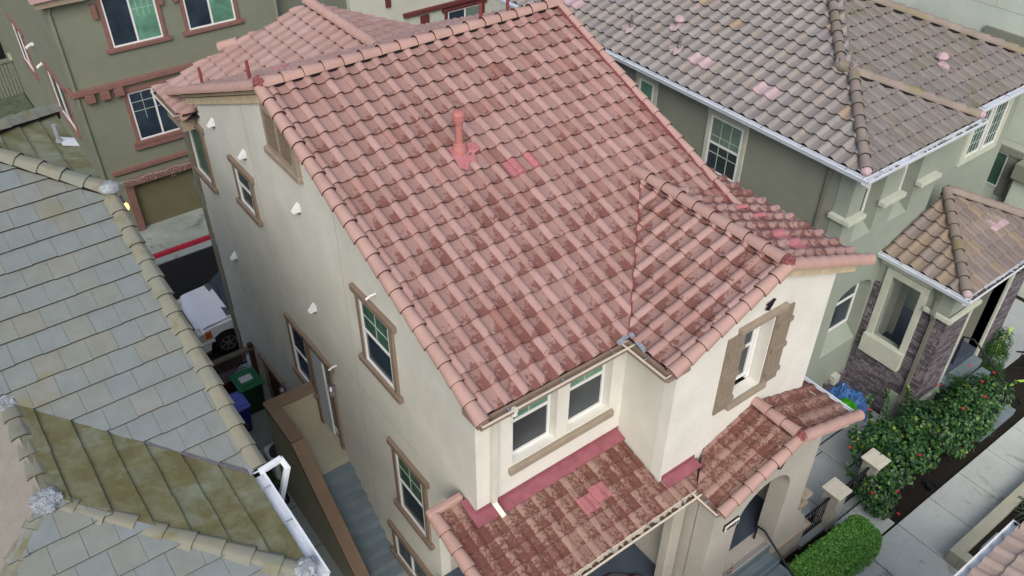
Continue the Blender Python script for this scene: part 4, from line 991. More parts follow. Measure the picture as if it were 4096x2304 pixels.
bm = BM(); box(bm, px0+.02, 11.2, -1.43, .5, -.45, -.30); box(bm, px0+.02, 14.9, -1.43, -1.1, -.451, -.301); obj('soffit', bm, M['trim_sage'], gray)
downspout(gray, [(10.98, -.86, -.36), (11.09, -.90, -.75), (10.98, -.95, -1.05), (11.05, -.97, -1.22), (11.06, -.97, -3.45), (11.0, -.99, -3.65), (11.0, -.99, -4.35)], M['downspout_gray'], .085, .065, up=(1, 0, 0))

# ================================================================= LEFT HOUSE (flat tiles)
left = thing('slate_roof_house', 'house with mossy flat gray green roof tiles at the left', 'house', 'houses of the development')
xl = -2.76; zl0 = 2.4; yl0 = .56
bm = BM()
plate(bm, mp('x', -2.98, 1), [(.9, -6), (10.9, -6), (10.9, 2.2), (7.8, 3.9), (4.9, 3.95), (.9, 2.5)], [], -.2, 0)
plate(bm, mp('x', -3.1, 1), rect(-.9, .9, -6, 2.3), [], -.2, 0)
plate(bm, mp('y', -.9, -1), rect(-9, -3.3, -6, 2.3), [], -.2, 0)
plate(bm, mp('y', 10.9, 1), rect(-9, -3.1, -6, 2.3), [], -.2, 0)
obj('wall', bm, M['stucco_olive'], left)
slL = Slope((-16.5, yl0, zl0-.03), (1, 0), (0, 1), .4)
PF = prof_flat(.318)
hx = -2.75; hy = 4.92
rL1 = tiles(left, M['slate'], slL, 44, 22, [(xl-.03, 0, -1, 0), (hx, hy, -1, -1), (-2.88, .6, -1, 1), (-4.88, 2.6, 1, 0)], W=.318, E=.303, prof=PF, lift=.030, seed=31, stagger=True, th=.022, u0=.09)
rL1b = tiles(left, M['slate'], slL, 44, 22, [(-4.88, 0, -1, 0), (hx, hy, -1, -1), (-4.88, 2.6, 1, 1)], W=.318, E=.303, prof=PF, lift=.030, seed=31, stagger=True, th=.022, u0=.09)
# upper hip slope facing +X
slL2 = Slope((hx, 4.4, zl0+.4*(hy-yl0)-.03), (0, 1), (-1, 0), .4)
rL2 = tiles(left, M['slate_moss'], slL2, 14, 12, [(hx, hy, 1, 1), (hx, 7.85, 1, -1)], W=.318, E=.303, prof=PF, lift=.030, seed=32, stagger=True, th=.02)
slL2b = Slope((-2.75, 7.85, zl0+.4*(hy-yl0)-.03), (-1, 0), (0, -1), .4)
rL2b = tiles(left, M['slate_moss'], slL2b, 44, 12, [(hx, 7.85, -1, 1), (0, 7.85-.0, 0, -1)], W=.318, E=.303, prof=PF, lift=.030, seed=35, stagger=True, th=.02)
# wing: slope facing +X with the long moss, front hip slope, far slope
gxx = -2.86; gyy = -1.10
slL3 = Slope((gxx, -1.3, zl0-.03), (0, 1), (-1, 0), .4)
rL3 = tiles(left, M['slate_moss'], slL3, 14, 8, [(gxx, .60, -1, -1), (gxx, gyy, 1, 1), (-4.87, 0, 1, 0)], W=.318, E=.303, prof=PF, lift=.030, seed=33, stagger=True, th=.02)
slL4 = Slope((-8, gyy, zl0-.03), (1, 0), (0, 1), .4)
rL4 = tiles(left, M['slate'], slL4, 18, 8, [(gxx, gyy, -1, -1), (-6.9, gyy, 1, -1)], W=.318, E=.303, prof=PF, lift=.030, seed=34, stagger=True, th=.02, u0=.1)
slL5 = Slope((-6.9, 3.2, zl0-.03), (0, -1), (1, 0), .4)
rL5 = tiles(left, M['slate_pale'], slL5, 16, 8, [(-6.9, gyy, -1, 1), (-4.89, 0, -1, 0), (-6.9, .6, 1, -1)], W=.318, E=.303, prof=PF, lift=.030, seed=36, stagger=True, th=.02)
zw = zl0+.4*1.80
fc = dict(flat=1, arc=180, under=True)
caps(rL3, M['cap_slate'], (gxx-.04, gyy+.04, zl0-.01), (-4.88, .90, zw+.0), .14, .33, **fc)
caps(rL3, M['cap_slate'], (-4.88, .90, zw+.0), (-4.88, 2.62, zw+.02), .15, .33, **fc)
caps(rL5, M['cap_slate'], (-6.86, gyy+.04, zl0-.01), (-4.88, .90, zw+.0), .14, .33, **fc)
caps(rL1, M['cap_slate'], (hx+.02, hy-.02, zl0+.4*(hy-yl0)+.04), (hx-4.2, hy+4.2, zl0+.4*(hy-yl0)+.04+1.68), .15, .33, **fc)
caps(rL2, M['cap_slate'], (hx+.02, 7.87, zl0+.4*(hy-yl0)+.04), (hx-1.45, 6.40, zl0+.4*(hy-yl0)+.04+.58), .17, .33, **fc)
caps(rL1, M['cap_slate'], (xl, .62, zl0+.0), (xl, hy-.1, zl0+.4*(hy-.1-yl0)+.0), .13, .31, flat=1, arc=180, name='rake_cap', under=False)
for c, r_ in (((-4.88, .86, zw+.03), .15), ((-4.90, 2.62, zw+.04), .14)):
    bm = BM(); blob(bm, c, (r_, r_*1.1, .07), .30, 5, 30); obj('lead_patch', bm, M['steel'], rL3)
bm = BM(); blob(bm, (gxx-.06, gyy+.08, zl0+.04), (.13, .13, .07), .25, 3); obj('lead_patch', bm, M['steel'], rL3)
bm = BM(); blob(bm, (hx+.02, hy-.03, zl0+.4*(hy-yl0)+.05), (.15, .13, .09), .12, 3); obj('lead_patch', bm, M['steel'], rL1)
bm = BM(); bar(bm, (gxx, .56, zl0+.02), (-4.86, 2.56, zw+.02), .035, .02); obj('valley_metal', bm, M['steel_dark'], rL3)
gl = gutter(left, (gxx+.0, -1.2, zl0-.01), (gxx, .56, zl0-.01), (1, 0), M['gutter_white'], M['gutter_white'], .14, .10, hangers=3)
downspout(left, [(gxx+.10, .53, zl0+.0), (gxx+.38, .55, zl0+.02), (gxx+.42, .50, zl0-.12), (gxx+.22, .42, zl0-.55)], M['gutter_white'], .07, .06)
bm = BM(); A = [(gxx-.02, .50, zl0+.04), (gxx+.14, .66, zl0+.03), (gxx-.02, .70, zl0+.06)]; v = [bm.verts.new(p) for p in A]; bm.faces.new(v); obj('valley_flashing', bm, M['steel'], rL3)
bm = BM(); zz0 = slL2.P(6.62-4.4, .2, .02); lathe(bm, zz0, [(.05, 0), (.045, .04), (.03, .05), (.03, .26), (.036, .27), (.034, .28)], 14); vo = obj('vent_pipe', bm, M['steel'], rL2)
bm = BM(); q = [slL2.P(a, b, .04) for a, b in ((2.05, -.02), (2.36, -.02), (2.38, .2), (2.03, .2))]; v = [bm.verts.new(p) for p in q]; bm.faces.new(v); obj('vent_flashing', bm, M['white'], vo)
bm = BM(); q = slL4.P(8-6.05+.06, .42, .05); blob(bm, q, (.11, .14, .03), .3, 3); obj('lead_patch', bm, M['steel'], rL4)
bm = BM(); box(bm, -2.72, -2.60, 4.82, 4.94, 3.83, 4.0); lm = obj('eave_lamp', bm, M['steel_dark'], left)
bm = BM(); blob(bm, (-2.62, 4.84, 3.86), (.055, .055, .075), .05, 2); obj('lamp_bulb', bm, M['bulb'], lm)

# ================================================================= OLIVE HOUSE (behind, left)
olive = thing('olive_house', 'olive stucco house with mauve trim and a garage behind the side alley', 'house', 'houses of the development')
OY = mp('y', 19, -1); OX = mp('x', -.86, -1); TM = M['trim_mauve']
bm = BM(); plate(bm, OY, [(-.86, -5.5), (-.10, -5.5), (-.10, -3.7), (2.9, -3.7), (2.9, -5.5), (5.6, -5.5), (5.6, 3.4), (-.86, 3.4)], [], -.3, 0)
plate(bm, OX, rect(19.31, 36, -5.5, 3.4), [], -.3, 0)
obj('wall', bm, M['stucco_olive'], olive)
bm = BM(); plate(bm, mp('y', 19.4, -1), rect(5.6, 8.6, -5.5, 3.4), [], -.3, 0); obj('wall', bm, stucco('dark_sage_stucco', '6a7067', '585c50', .3), olive)
bm = BM(); box(bm, -.98, 3.9, .0, .14, -.56, -.40, OY); box(bm, 18.9, 19.4, .0, .10, -.561, -.401, OX); obj('trim_band', bm, TM, olive, bevel=.015)
for x in (-.62, -.20, .20): 
    bm = BM(); box(bm, x, x+.27, .0, .20, -.80, -.565, OY); obj('bracket', bm, TM, olive, bevel=.01)
bm = BM(); box(bm, -.55, 4, .0, .10, -3.30, -3.16, OY); box(bm, -.3, 4, .0, .12, -3.78, -3.56, OY); obj('trim_band', bm, TM, olive, bevel=.01)
bm = BM(); box(bm, -.30, -.08, .0, .06, -5.5, -3.78, OY); obj('garage_trim', bm, TM, olive)
bm = BM(); box(bm, -.09, 2.89, -.25, -.14, -5.46, -3.7, OY)
for i in range(1, 4): box(bm, -.09, 2.89, -.14, -.137, -5.46+.46*i, -5.45+.46*i, OY)
obj('garage_door', bm, M['garage'], olive)
window(olive, OY, .55, 1.98, -2.40, -.84, M['glass_dark'], M['glass_dark'], split='v', rail=.5, trim=TM, tw=.12, munt=(4, 3, (.6, 1.93, -1.75, -.88)))
bm = BM(); box(bm, .32, 2.2, .0, .11, -2.66, -2.54, OY); obj('trim_band', bm, TM, olive)
window(olive, OY, .57, 2.00, .565, 2.1, M['glass_dark'], M['glass_teal'], split='v', rail=.5, trim=TM, tw=.12, munt=(4, 2, (1.3, 1.96, 1.3, 1.75)))
window(olive, OY, 2.79, 4.24, .565, 2.1, M['glass_dark'], M['glass_teal'], split='v', rail=.5, trim=TM, tw=.12)
for x in (.36, 2.18, 2.6):
    bm = BM(); box(bm, x-.10, x+.03, .0, .12, 1.5, 1.9, OY); obj('bracket', bm, TM, olive)
downspout(olive, [(-.66, 18.96, 2.2), (-.80, 18.96, 1.9), (-.80, 18.96, -5.4)], M['stucco_olive'], .08, .06)
downspout(olive, [(5.55, 18.96, 3.2), (5.55, 18.96, -3)], M['stucco_gray'], .09, .06)
bm = BM(); box(bm, -1.1, .2, 18.7, 19.3, 2.12, 2.3); box(bm, .2, 5.6, 18.6, 19.3, 2.35, 2.5); obj('eave', bm, M['trim_tan'], olive)
bm = BM(); v = [bm.verts.new(p) for p in ((-1.2, 18.6, 2.31), (5.8, 18.6, 2.51), (5.8, 27, 5.6), (-1.2, 27, 5.6))]; bm.faces.new(v); obj('roof', bm, M['tile_rear'], olive)
window(olive, OX, 20.4, 22.4, -2.3, -.85, M['glass_dark'], M['glass_dark'], split='v', rail=.5, trim=TM, tw=.12)
window(olive, OX, 25.6, 27.2, -2.3, -.85, M['glass_dark'], M['glass_dark'], split='v', rail=.5, trim=TM, tw=.12)
window(olive, OX, 20.4, 22.0, -5.0, -3.9, M['glass_dark'], M['glass_dark'], split='v', rail=.5, trim=TM, tw=.12)
for y, z in ((23.7, -.6), (22.7, -.9)):
    bm = BM(); box(bm, y-.05, y+.05, 0, .1, z, z+.08, OX); tube(bm, [OX(y, .08, z+.04), OX(y-.1, .25, z)], .05, 8); obj('security_camera', bm, M['white'], olive)
# icicle lights
ic = BM(); rn = random.Random(4)
for i in range(34):
    x = -.9+i*.085; z = -3.55-.04*math.sin(i*.6)
    for k_ in range(rn.choice((1, 2, 2, 4))):
        lathe(ic, (x+rn.uniform(-.02, .02), 18.82, z-.07*k_-rn.uniform(0, .04)), [(.004, 0), (.013, .012), (.010, .03), (.004, .035)], 6)
tube(ic, [(-.9+i*.1, 18.83, -3.53-.03*math.sin(i*.8)) for i in range(30)], .006, 5)
tag(obj('string_lights', ic, M['clear_lens']), 'unlit icicle string lights hanging above the olive garage door', 'string lights')

# ================================================================= WHITE HOUSE (top centre) and MINT HOUSE (top right)
wh = thing('white_house', 'off white stucco house with maroon trim behind the red roof', 'house', 'houses of the development')
bm = BM(); plate(bm, mp('y', 19.2, -1), rect(8.2, 14.8, -5.5, 3.2), [], -.3, 0); plate(bm, mp('x', 14.8, 1), rect(19.5, 26, -5.5, 3.2), [], -.3, 0); obj('wall', bm, M['stucco_offwhite'], wh)
WY = mp('y', 19.2, -1)
window(wh, WY, 12.05, 13.55, -2.4, -1.0, M['glass_dark'], M['blinds'], split='v', rail=.5, trim=M['trim_maroon'], tw=.13)
bm = BM(); box(bm, 10.2, 13.9, .0, .14, -.78, -.66, WY); box(bm, 10.9, 11.25, .0, .06, -1.5, -.9, WY); obj('trim_band', bm, M['trim_maroon'], wh)
bm = BM(); box(bm, 9.55, 9.75, .0, .06, -.3, .2, WY); obj('wall_bracket', bm, M['trim_maroon'], wh)
bm = BM(); v = [bm.verts.new(p) for p in ((8, 18.7, 3.2), (15.2, 18.7, 3.2), (15.2, 26, 6), (8, 26, 6))]; bm.faces.new(v); obj('roof', bm, M['tile_rear'], wh)
mint = thing('mint_house', 'pale mint stucco house wall beyond the gray tile roof at the far right', 'house', 'houses of the development')
MX = mp('x', 18.1, -1)
bm = BM(); plate(bm, MX, rect(-5, 14, -5.2, 6.2), [], -.3, 0); plate(bm, mp('y', -5, -1), rect(18.4, 26, -5.2, 6.2), [], -.3, -.001); obj('wall', bm, M['stucco_mint'], mint)
window(mint, MX, 2.05, 2.97, .8, 2.0, M['glass_green'], None, split='v', fr=.05, base=.03)
bm = BM(); box(bm, 1.6, 3.15, .0, .09, 2.02, 2.25, MX); box(bm, 2.99, 3.12, .0, .06, .7, 2.02, MX); box(bm, 1.9, 2.03, .0, .06, .7, 2.02, MX); obj('window_trim', bm, M['stucco_gray'], mint)
window(mint, MX, 1.40, 1.84, -1.72, -.72, M['glass_green'], None, split='n', fr=.04)
bm = BM(); box(bm, 1.05, 1.95, .0, .08, -.70, -.52, MX); box(bm, 1.15, 1.38, .0, .05, -1.9, -.70, MX); obj('window_trim', bm, M['stucco_gray'], mint)
bm = BM(); box(bm, -.6, 1.0, .0, .5, -1.05, -.62, MX); obj('wall_box', bm, M['stucco_gray'], mint); bm = BM(); box(bm, .2, .95, .0, .35, -4.6, -1.1, MX); obj('pilaster', bm, M['stucco_mint'], mint)
bm = BM(); box(bm, -4, 13, 0, .003, 2.72, 2.728, MX); box(bm, 3.1, 3.108, 0, .003, 2.72, 6, MX); box(bm, -4, 13, 0, .003, -.35, -.342, MX); obj('control_joint', bm, M['stucco_gray'], mint)
bm = BM(); tube(bm, [MX(1.75, 0, 3.0), MX(1.75, .08, 3.0), MX(1.70, .13, 2.95)], .03, 8); obj('drain_spout', bm, M['white'], mint)
# ================================================================= OPPOSITE HOUSE (bottom right corner)
opp = thing('opposite_house', 'corner of a beige tiled porch roof with white gutter at the bottom right', 'house', 'houses of the development')
slO = Slope((6.70, -4.92, -.43), (-1, 0), (0, -1), .4)
ro = tiles(opp, M['tile_opp'], slO, 24, 14, [(6.64, 0, -1, 0)], seed=41, W=.31, E=.30, prof=prof_low(.31))
caps(ro, M['tile_opp'], (6.66, -4.98, -.38), (6.66, -9, 1.25), .12, .33, arc=200, name='rake_cap', under=False)
gutter(opp, (6.72, -4.92, -.42), (-.5, -4.92, -.42), (0, 1), M['gutter_white'], M['white'], .13, .09, hangers=8)
bm = BM(); box(bm, 5.97, 6.4, -5.0, -4.74, -.62, -.52); obj('corbel', bm, M['stucco_white'], opp); bm = BM(); box(bm, 4.9, 5.15, -5.0, -4.74, -.62, -.52); obj('corbel', bm, M['stucco_white'], opp)
bm = BM(); plate(bm, mp('y', -5.1, 1), rect(0, 6.3, -4.4, -.55), [], -.25, 0); plate(bm, mp('x', 6.3, 1), [(-10, -4.4), (-5.35, -4.4), (-5.35, -.5), (-10, 1.2)], [], -.25, 0); obj('wall', bm, M['stucco_white'], opp)

# ================================================================= GARDEN
def pier(x0, x1, y0, y1, ztop, label):
    t = thing('gate_pier', label, 'pier', 'gate piers of the front patio')
    bm = BM(); box(bm, x0+.05, x1-.05, y0+.05, y1-.05, -4.45, ztop-.05); obj('shaft', bm, M['stucco_porch'], t, bevel=.01)
    bm = BM(); box(bm, x0, x1, y0, y1, ztop-.065, ztop-.012); v = box(bm, x0+.05, x1-.05, y0+.05, y1-.05, ztop-.03, ztop); obj('cap', bm, M['pier_cap'], t, bevel=.014)
pier(7.28, 7.70, -2.02, -1.58, -3.28, 'cream gate pier with square cap nearest the arched porch')
pier(8.58, 9.0, -2.02, -1.58, -3.28, 'cream gate pier with square cap half covered by the hibiscus')
def fence(x0, x1, y, n, label):
    t = thing('iron_fence', label, 'fence', 'black iron fence panels of the front patio')
    bm = BM(); bar(bm, (x0, y, -3.48), (x1, y, -3.48), .04, .035); bar(bm, (x0, y, -4.22), (x1, y, -4.22), .03, .03); obj('rail', bm, M['iron'], t)
    bm = BM()
    for i in range(n):
        x = x0+(x1-x0)*(i+.5)/n; tube(bm, [(x, y, -4.24), (x, y, -3.49)], .010, 6)
        if i % 2: lathe(bm, (x, y, -3.90), [(.01, 0), (.024, .02), (.01, .04)], 6)
    obj('picket', bm, M['iron'], t)
fence(6.56, 7.32, -1.80, 8, 'black iron fence panel between the porch wall and the first pier')
fence(7.67, 8.62, -1.80, 10, 'black iron fence panel between the two cream piers')
bm = BM(); box(bm, 6.55, 7.33, -1.92, -1.68, -4.45, -4.33); struct('fence_curb', bm, M['walk_side'])
bm = BM(); box(bm, 7.66, 8.62, -1.92, -1.68, -4.45, -4.34); struct('fence_curb', bm, M['walk_side'])
# planter wall
pl = thing('planter_wall', 'low tan concrete planter wall beside the sidewalk', 'planter')
bm = BM(); box(bm, 8.68, 14, -4.03, -3.80, -4.45, -4.06); box(bm, 8.68, 8.92, -7, -4.03, -4.45, -4.061); obj('wall', bm, M['planter_wall'], pl, bevel=.012)
bm = BM(); box(bm, 8.92, 14, -7, -4.03, -4.45, -4.22); obj('soil', bm, M['soil'], pl)
al = BM(); rn = random.Random(12)
for i in range(34):
    a = rn.uniform(0, 6.28); L = rn.uniform(.45, .75); cx, cy = 10.95, -4.45; b = Vector((cx, cy, -4.2)); P = []
    for t in range(6):
        s = t/5; P.append(b+Vector((math.cos(a)*L*s, math.sin(a)*L*s, .5*s-.45*s*s*rn.uniform(.5, 1.3))))
    tube(al, P, [.022, .02, .016, .012, .007, .002], 5)
tag(obj('aloe_plant', al, M['aloe'], smooth=True), 'spiky gray green agave growing in the tan planter', 'plant')

def leaves(name, mat, pts, size, parent=None, aspect=.55, droop=.2, fold=.3, seed=1, up=.5, sub=False, sv=.4):
    """many small folded leaves at the given points; pts = list of (pos, outward normal)"""
    rn = random.Random(seed); V = []; F = []; UV = []
    for (p, nrm) in pts:
        d = Vector((rn.gauss(0, 1), rn.gauss(0, 1), rn.gauss(0, 1))).normalized()
        n = (nrm*1.0+Vector((0, 0, up))+Vector((rn.gauss(0, .45), rn.gauss(0, .45), rn.gauss(0, .45)))).normalized()
        d = (d-n*d.dot(n)).normalized(); s = n.cross(d); L = size*rn.uniform(1-sv, 1+sv); Wd = L*aspect
        b = len(V); u = (rn.random()*50, rn.random()*50)
        if sub:   # lens shaped leaf
            for x, y, z in ((0, 0, 0), (.3, .5, .1), (.65, .38, .05), (1, 0, -.12), (.65, -.38, .05), (.3, -.5, .1), (.45, 0, -.06)):
                V.append(p+d*L*x+s*Wd*y+n*L*z*fold*2)
            F += [(b, b+1, b+6), (b+1, b+2, b+6), (b+2, b+3, b+6), (b+3, b+4, b+6), (b+4, b+5, b+6), (b+5, b, b+6)]; UV += [u]*18
        else:
            for x, y, z in ((0, 0, 0), (.5, .5, fold*.4), (1, 0, -fold*.3), (.5, -.5, fold*.4)): V.append(p+d*L*x+s*Wd*y+n*L*z)
            F += [(b, b+1, b+2), (b, b+2, b+3)]; UV += [u]*6
    me = bpy.data.meshes.new(name); me.from_pydata([tuple(v) for v in V], [], F)
    l = me.uv_layers.new(name='UVMap'); l.data.foreach_set('uv', [x for p in UV for x in p])
    return mesh_obj(name, me, mat, parent)
def clump_pts(rn, blobs, n, shell=.55):
    out = []
    tot = sum(b[3]*b[4]*b[5] for b in blobs)
    for (x, y, z, a, b, c) in blobs:
        for i in range(int(n*a*b*c/tot)):
            d = Vector((rn.gauss(0, 1), rn.gauss(0, 1), rn.gauss(0, 1))).normalized(); r = rn.uniform(shell, 1)**.6
            nz = noise.noise(Vector((x+d.x*1.6, y+d.y*1.6, z+d.z*1.6))*2.2)
            if nz < -.18 and rn.random() < .8: continue
            r *= 1+.32*nz
            out.append((Vector((x+d.x*a*r, y+d.y*b*r, z+d.z*c*r)), d))
    return out
def flowers(parent, pts, rn):
    for p in pts:
        bm = BM(); p = Vector(p); a0 = rn.uniform(0, 6)
        for k_ in range(5):
            a = a0+k_*1.257; d = Vector((math.cos(a), math.sin(a), .5)).normalized(); s = Vector((-math.sin(a), math.cos(a), 0))
            v = [bm.verts.new(q) for q in (p, p+d*.022+s*.016, p+d*.04+s*.009, p+d*.04-s*.009, p+d*.022-s*.016)]; bm.faces.new(v)
        tube(bm, [p, p+Vector((0, 0, .04))], .005, 5)
        obj('flower', bm, M['flower'], parent)
def shoots(rn, specs):
    pts = []; st = BM()
    for (x, y, z0, h, lean) in specs:
        P = [Vector((x+lean[0]*t, y+lean[1]*t, z0+h*t)) for t in (0, .33, .66, 1)]; tube(st, P, [.010, .008, .006, .004], 5)
        for i in range(int(h*75)):
            t = rn.random()**.8; a = rn.uniform(0, 6.28); q = Vector((x+lean[0]*t, y+lean[1]*t, z0+h*t)); d = Vector((math.cos(a), math.sin(a), .2)); pts.append((q+d*.03, d))
    return pts, st
rn = random.Random(21)
def hibiscus(label, blobs, n, shootspec, fl, seed):
    t = thing('hibiscus_bush', label, 'bush', 'flowering bushes by the sidewalk')
    pts = clump_pts(rn, blobs, n); sp_, st_ = shoots(rn, shootspec)
    leaves('foliage', M['hibiscus'], pts+sp_, .085, t, .72, seed=seed, sub=True, up=.8)
    for (x, y, z, a, b, c) in blobs[::2]:
        for k_ in range(4):
            q = rn.uniform(0, 6.28); tube(st_, [(x*.5+blobs[0][0]*.5, y*.5+blobs[0][1]*.5, -4.42), (x+a*.4*math.cos(q), y+b*.4*math.sin(q), z)], [.014, .006], 5)
    obj('stem', st_, M['stem'], t); flowers(t, fl, rn)
hibiscus('leafy green hibiscus with red flowers between the cream pier and the sidewalk',
         [(9.3, -1.95, -3.75, .62, .48, .55), (8.75, -2.1, -3.95, .48, .42, .42), (9.9, -1.7, -3.6, .55, .5, .55), (9.5, -1.45, -3.5, .5, .4, .5), (8.6, -2.3, -4.1, .35, .3, .28), (10.2, -2.1, -3.8, .5, .4, .45)], 6500,
         [(8.75, -1.5, -3.8, .9, (-.15, .35)), (9.0, -1.3, -3.7, .75, (-.1, .2)), (9.6, -1.1, -3.4, .65, (.1, .25)), (10.0, -1.2, -3.4, .65, (.15, .2)), (8.5, -1.7, -3.9, .55, (-.3, .2))],
         [(8.75, -2.45, -3.7), (8.35, -2.15, -3.75), (8.45, -1.35, -3.15), (9.55, -1.0, -3.0), (8.6, -2.7, -4.05), (9.6, -2.3, -3.3)], 3)
hibiscus('larger hibiscus with red flowers in front of the stone porch',
         [(11.1, -1.95, -3.6, .6, .5, .6), (11.8, -2.0, -3.55, .6, .5, .6), (12.5, -2.0, -3.6, .6, .45, .55), (11.4, -2.35, -3.9, .6, .35, .4), (12.2, -2.3, -3.9, .6, .35, .4), (10.8, -1.6, -3.6, .45, .45, .5), (13.1, -2.1, -3.8, .45, .4, .4)], 7500,
         [(10.9, -1.3, -3.5, .55, (-.1, .2)), (12.9, -2.3, -3.6, .5, (.3, -.1))],
         [(11.2, -2.2, -2.98), (11.9, -2.3, -2.97), (12.3, -2.0, -2.98), (12.7, -1.5, -3.1), (11.4, -1.5, -2.95), (13.2, -1.9, -3.3)], 4)
def shrub(name, label, blobs, n, size, mat, seed, aspect=.5, cat='shrub', up=.5):
    t = thing(name, label, cat); leaves('foliage', M[mat], clump_pts(random.Random(seed), blobs, n), size, t, aspect, seed=seed, up=up)
    bm = BM(); b = blobs[0]; tube(bm, [(b[0], b[1], -4.45), (b[0], b[1], b[2])], [.03, .015], 6); obj('stem', bm, M['stem'], t); return t
shrub('fern_shrub', 'dark feathery rounded shrub beside the stone porch steps', [(12.35, -1.5, -3.75, .42, .38, .42)], 4200, .07, 'fern', 5, .22)
shrub('column_shrub', 'dense dark upright shrub beside the porch handrail', [(14.1, -1.45, -3.6, .38, .32, .5), (14.35, -1.35, -3.35, .36, .3, .4), (13.95, -1.6, -4.0, .36, .3, .35)], 7000, .06, 'fern', 6, .22)
# clipped hedge
rn = random.Random(31); hp = []
HX0, HX1, HY0, HY1, HZ0, HZ1 = 5.35, 7.72, -2.98, -2.20, -4.36, -3.62
for i in range(21000):
    u, v_, f_ = rn.random(), rn.random(), rn.random()
    tt = u*(HX1-HX0)
    if f_ < .5: p = Vector((HX0+tt, HY0+v_*(HY1-HY0), HZ1)); n_ = Vector((0, 0, 1))
    elif f_ < .68: p = Vector((HX0+tt, HY0, HZ0+v_*(HZ1-HZ0))); n_ = Vector((0, -1, 0))
    elif f_ < .86: p = Vector((HX0+tt, HY1, HZ0+v_*(HZ1-HZ0))); n_ = Vector((0, 1, 0))
    else: p = Vector((HX0 if rn.random() < .4 else HX1, HY0+v_*(HY1-HY0), HZ0+u*(HZ1-HZ0))); n_ = Vector((1 if p.x > 6 else -1, 0, 0))
    # round the box
    c = Vector((min(max(p.x, HX0+.3), HX1-.3), min(max(p.y, HY0+.27), HY1-.27), min(p.z, HZ1-.27)))
    d = (p-c); 
    if d.length > 1e-4: p = c+d.normalized()*min(d.length, .29)
    p += n_*(.05*noise.noise(p*3.2)+.03*noise.noise(p*9)-rn.random()**2*.10)
    hp.append((p, n_))
hd = thing('clipped_hedge', 'bright green clipped boxy hedge beside the sidewalk', 'hedge')
leaves('foliage', M['hedge'], hp, .044, hd, .6, seed=8, up=.3)
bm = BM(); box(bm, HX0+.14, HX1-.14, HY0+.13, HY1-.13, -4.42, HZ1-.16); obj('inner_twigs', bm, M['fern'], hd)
# red shrub near the steps
rs = thing('red_shrub', 'sparse dry red leaved shrub at the bottom edge beside the porch', 'shrub')
pts, st_ = shoots(random.Random(3), [(3.30+random.uniform(-.1, .9), -2.25+random.uniform(-.35, .15), -4.3, random.uniform(1.0, 1.75), (random.uniform(-.35, .35), random.uniform(-.15, .25))) for _ in range(26)])
leaves('foliage', M['redleaf'], [p for p in pts if p[0].z > -3.6], .05, rs, .4, seed=2); obj('stem', st_, M['redleaf'], rs)
# pots
def pot(x, y, r, label, z=-4.4, h=.14):
    bm = BM(); lathe(bm, (x, y, z), [(r*.7, 0), (r*.9, h*.8), (r*1.05, h), (r*.95, h), (r*.85, h*.75), (.01, h*.7)], 18); tag(obj('plant_pot', bm, M['black_plastic']), label, 'pot')
pot(10.03, -2.62, .10, 'small black pot beside the sidewalk below the hibiscus'); pot(13.9, -2.35, .17, 'shallow black planter bowl on the soil at the right edge', h=.1)
# tarp heap
def heap(name, mat, c, r, h, seed, label, cat, parent=None):
    bm = BM(); n = 46; V = {}
    for i in range(n+1):
        for j in range(n+1):
            u = i/n*2-1; v_ = j/n*2-1; rr = math.hypot(u, v_); q = Vector((u*3+seed, v_*3, seed))
            e = max(0, 1-rr**2.2*(1+.5*noise.noise(q*.7)))
            z = h*e**.6*(.55+.6*abs(noise.noise(q*.8))+.55*abs(noise.noise(q*2.1))+.22*abs(noise.noise(q*5)))
            V[i, j] = (bm.verts.new((c[0]+u*r[0]*(1+.2*noise.noise(q)), c[1]+v_*r[1]*(1+.2*noise.noise(q+Vector((5, 0, 0)))), c[2]+z)), e)
    for i in range(n):
        for j in range(n):
            q = [V[i, j], V[i+1, j], V[i+1, j+1], V[i, j+1]]
            if max(x[1] for x in q) > 0: bm.faces.new([x[0] for x in q])
    return tag(obj(name, bm, mat), label, cat)
heap('blue_tarp', M['tarp'], (10.72, .02, -4.385), (.42, .62), .34, 3.1, 'crumpled blue tarp heaped against the stone porch wall', 'tarp')
heap('green_bag', M['bag_green'], (10.42, -.15, -4.25), (.2, .26), .28, 8.4, 'bright green plastic bag lying on the blue tarp', 'bag')
# hose on the porch
bm = BM(); P = [(1.4, -.5, -3.24), (1.9, -.45, -3.24), (2.5, -.55, -3.24), (2.85, -.85, -3.24)]
for i in range(40):
    a = i*.55; P.append((2.72+.16*math.cos(a), -1.0+.16*math.sin(a), -3.24+.0016*i))
P += [(2.3, -1.1, -3.24), (1.7, -.98, -3.24), (1.2, -.95, -3.24)]
tube(bm, P, .014, 6); tag(obj('garden_hose', bm, M['hose']), 'dark red hose coiled on the navy porch floor', 'hose')
# iron gate by the right edge
ga = thing('patio_gate', 'small black iron gate panel near the right edge of the photo', 'gate')
bm = BM(); a = Vector((14.75, -1.72, 0)); b = Vector((15.2, -2.1, 0))
for z in (-4.15, -3.62): bar(bm, a+Vector((0, 0, z)), b+Vector((0, 0, z)), .035, .03)
bar(bm, b+Vector((0, 0, -4.3)), b+Vector((0, 0, -3.45)), .06, .06, up=(1, 0, 0)); bar(bm, b+Vector((0, 0, -3.62)), b+Vector((1.6, .1, -3.62)), .04, .03); bar(bm, b+Vector((0, 0, -4.2)), b+Vector((1.6, .1, -4.2)), .04, .03)
obj('frame', bm, M['iron'], ga); bm = BM()
for i in range(1, 4):
    p = a.lerp(b, i/4); tube(bm, [p+Vector((0, 0, -4.15)), p+Vector((0, 0, -3.62))], .010, 6); lathe(bm, p+Vector((0, 0, -3.9)), [(.01, 0), (.022, .015), (.01, .03)], 6)
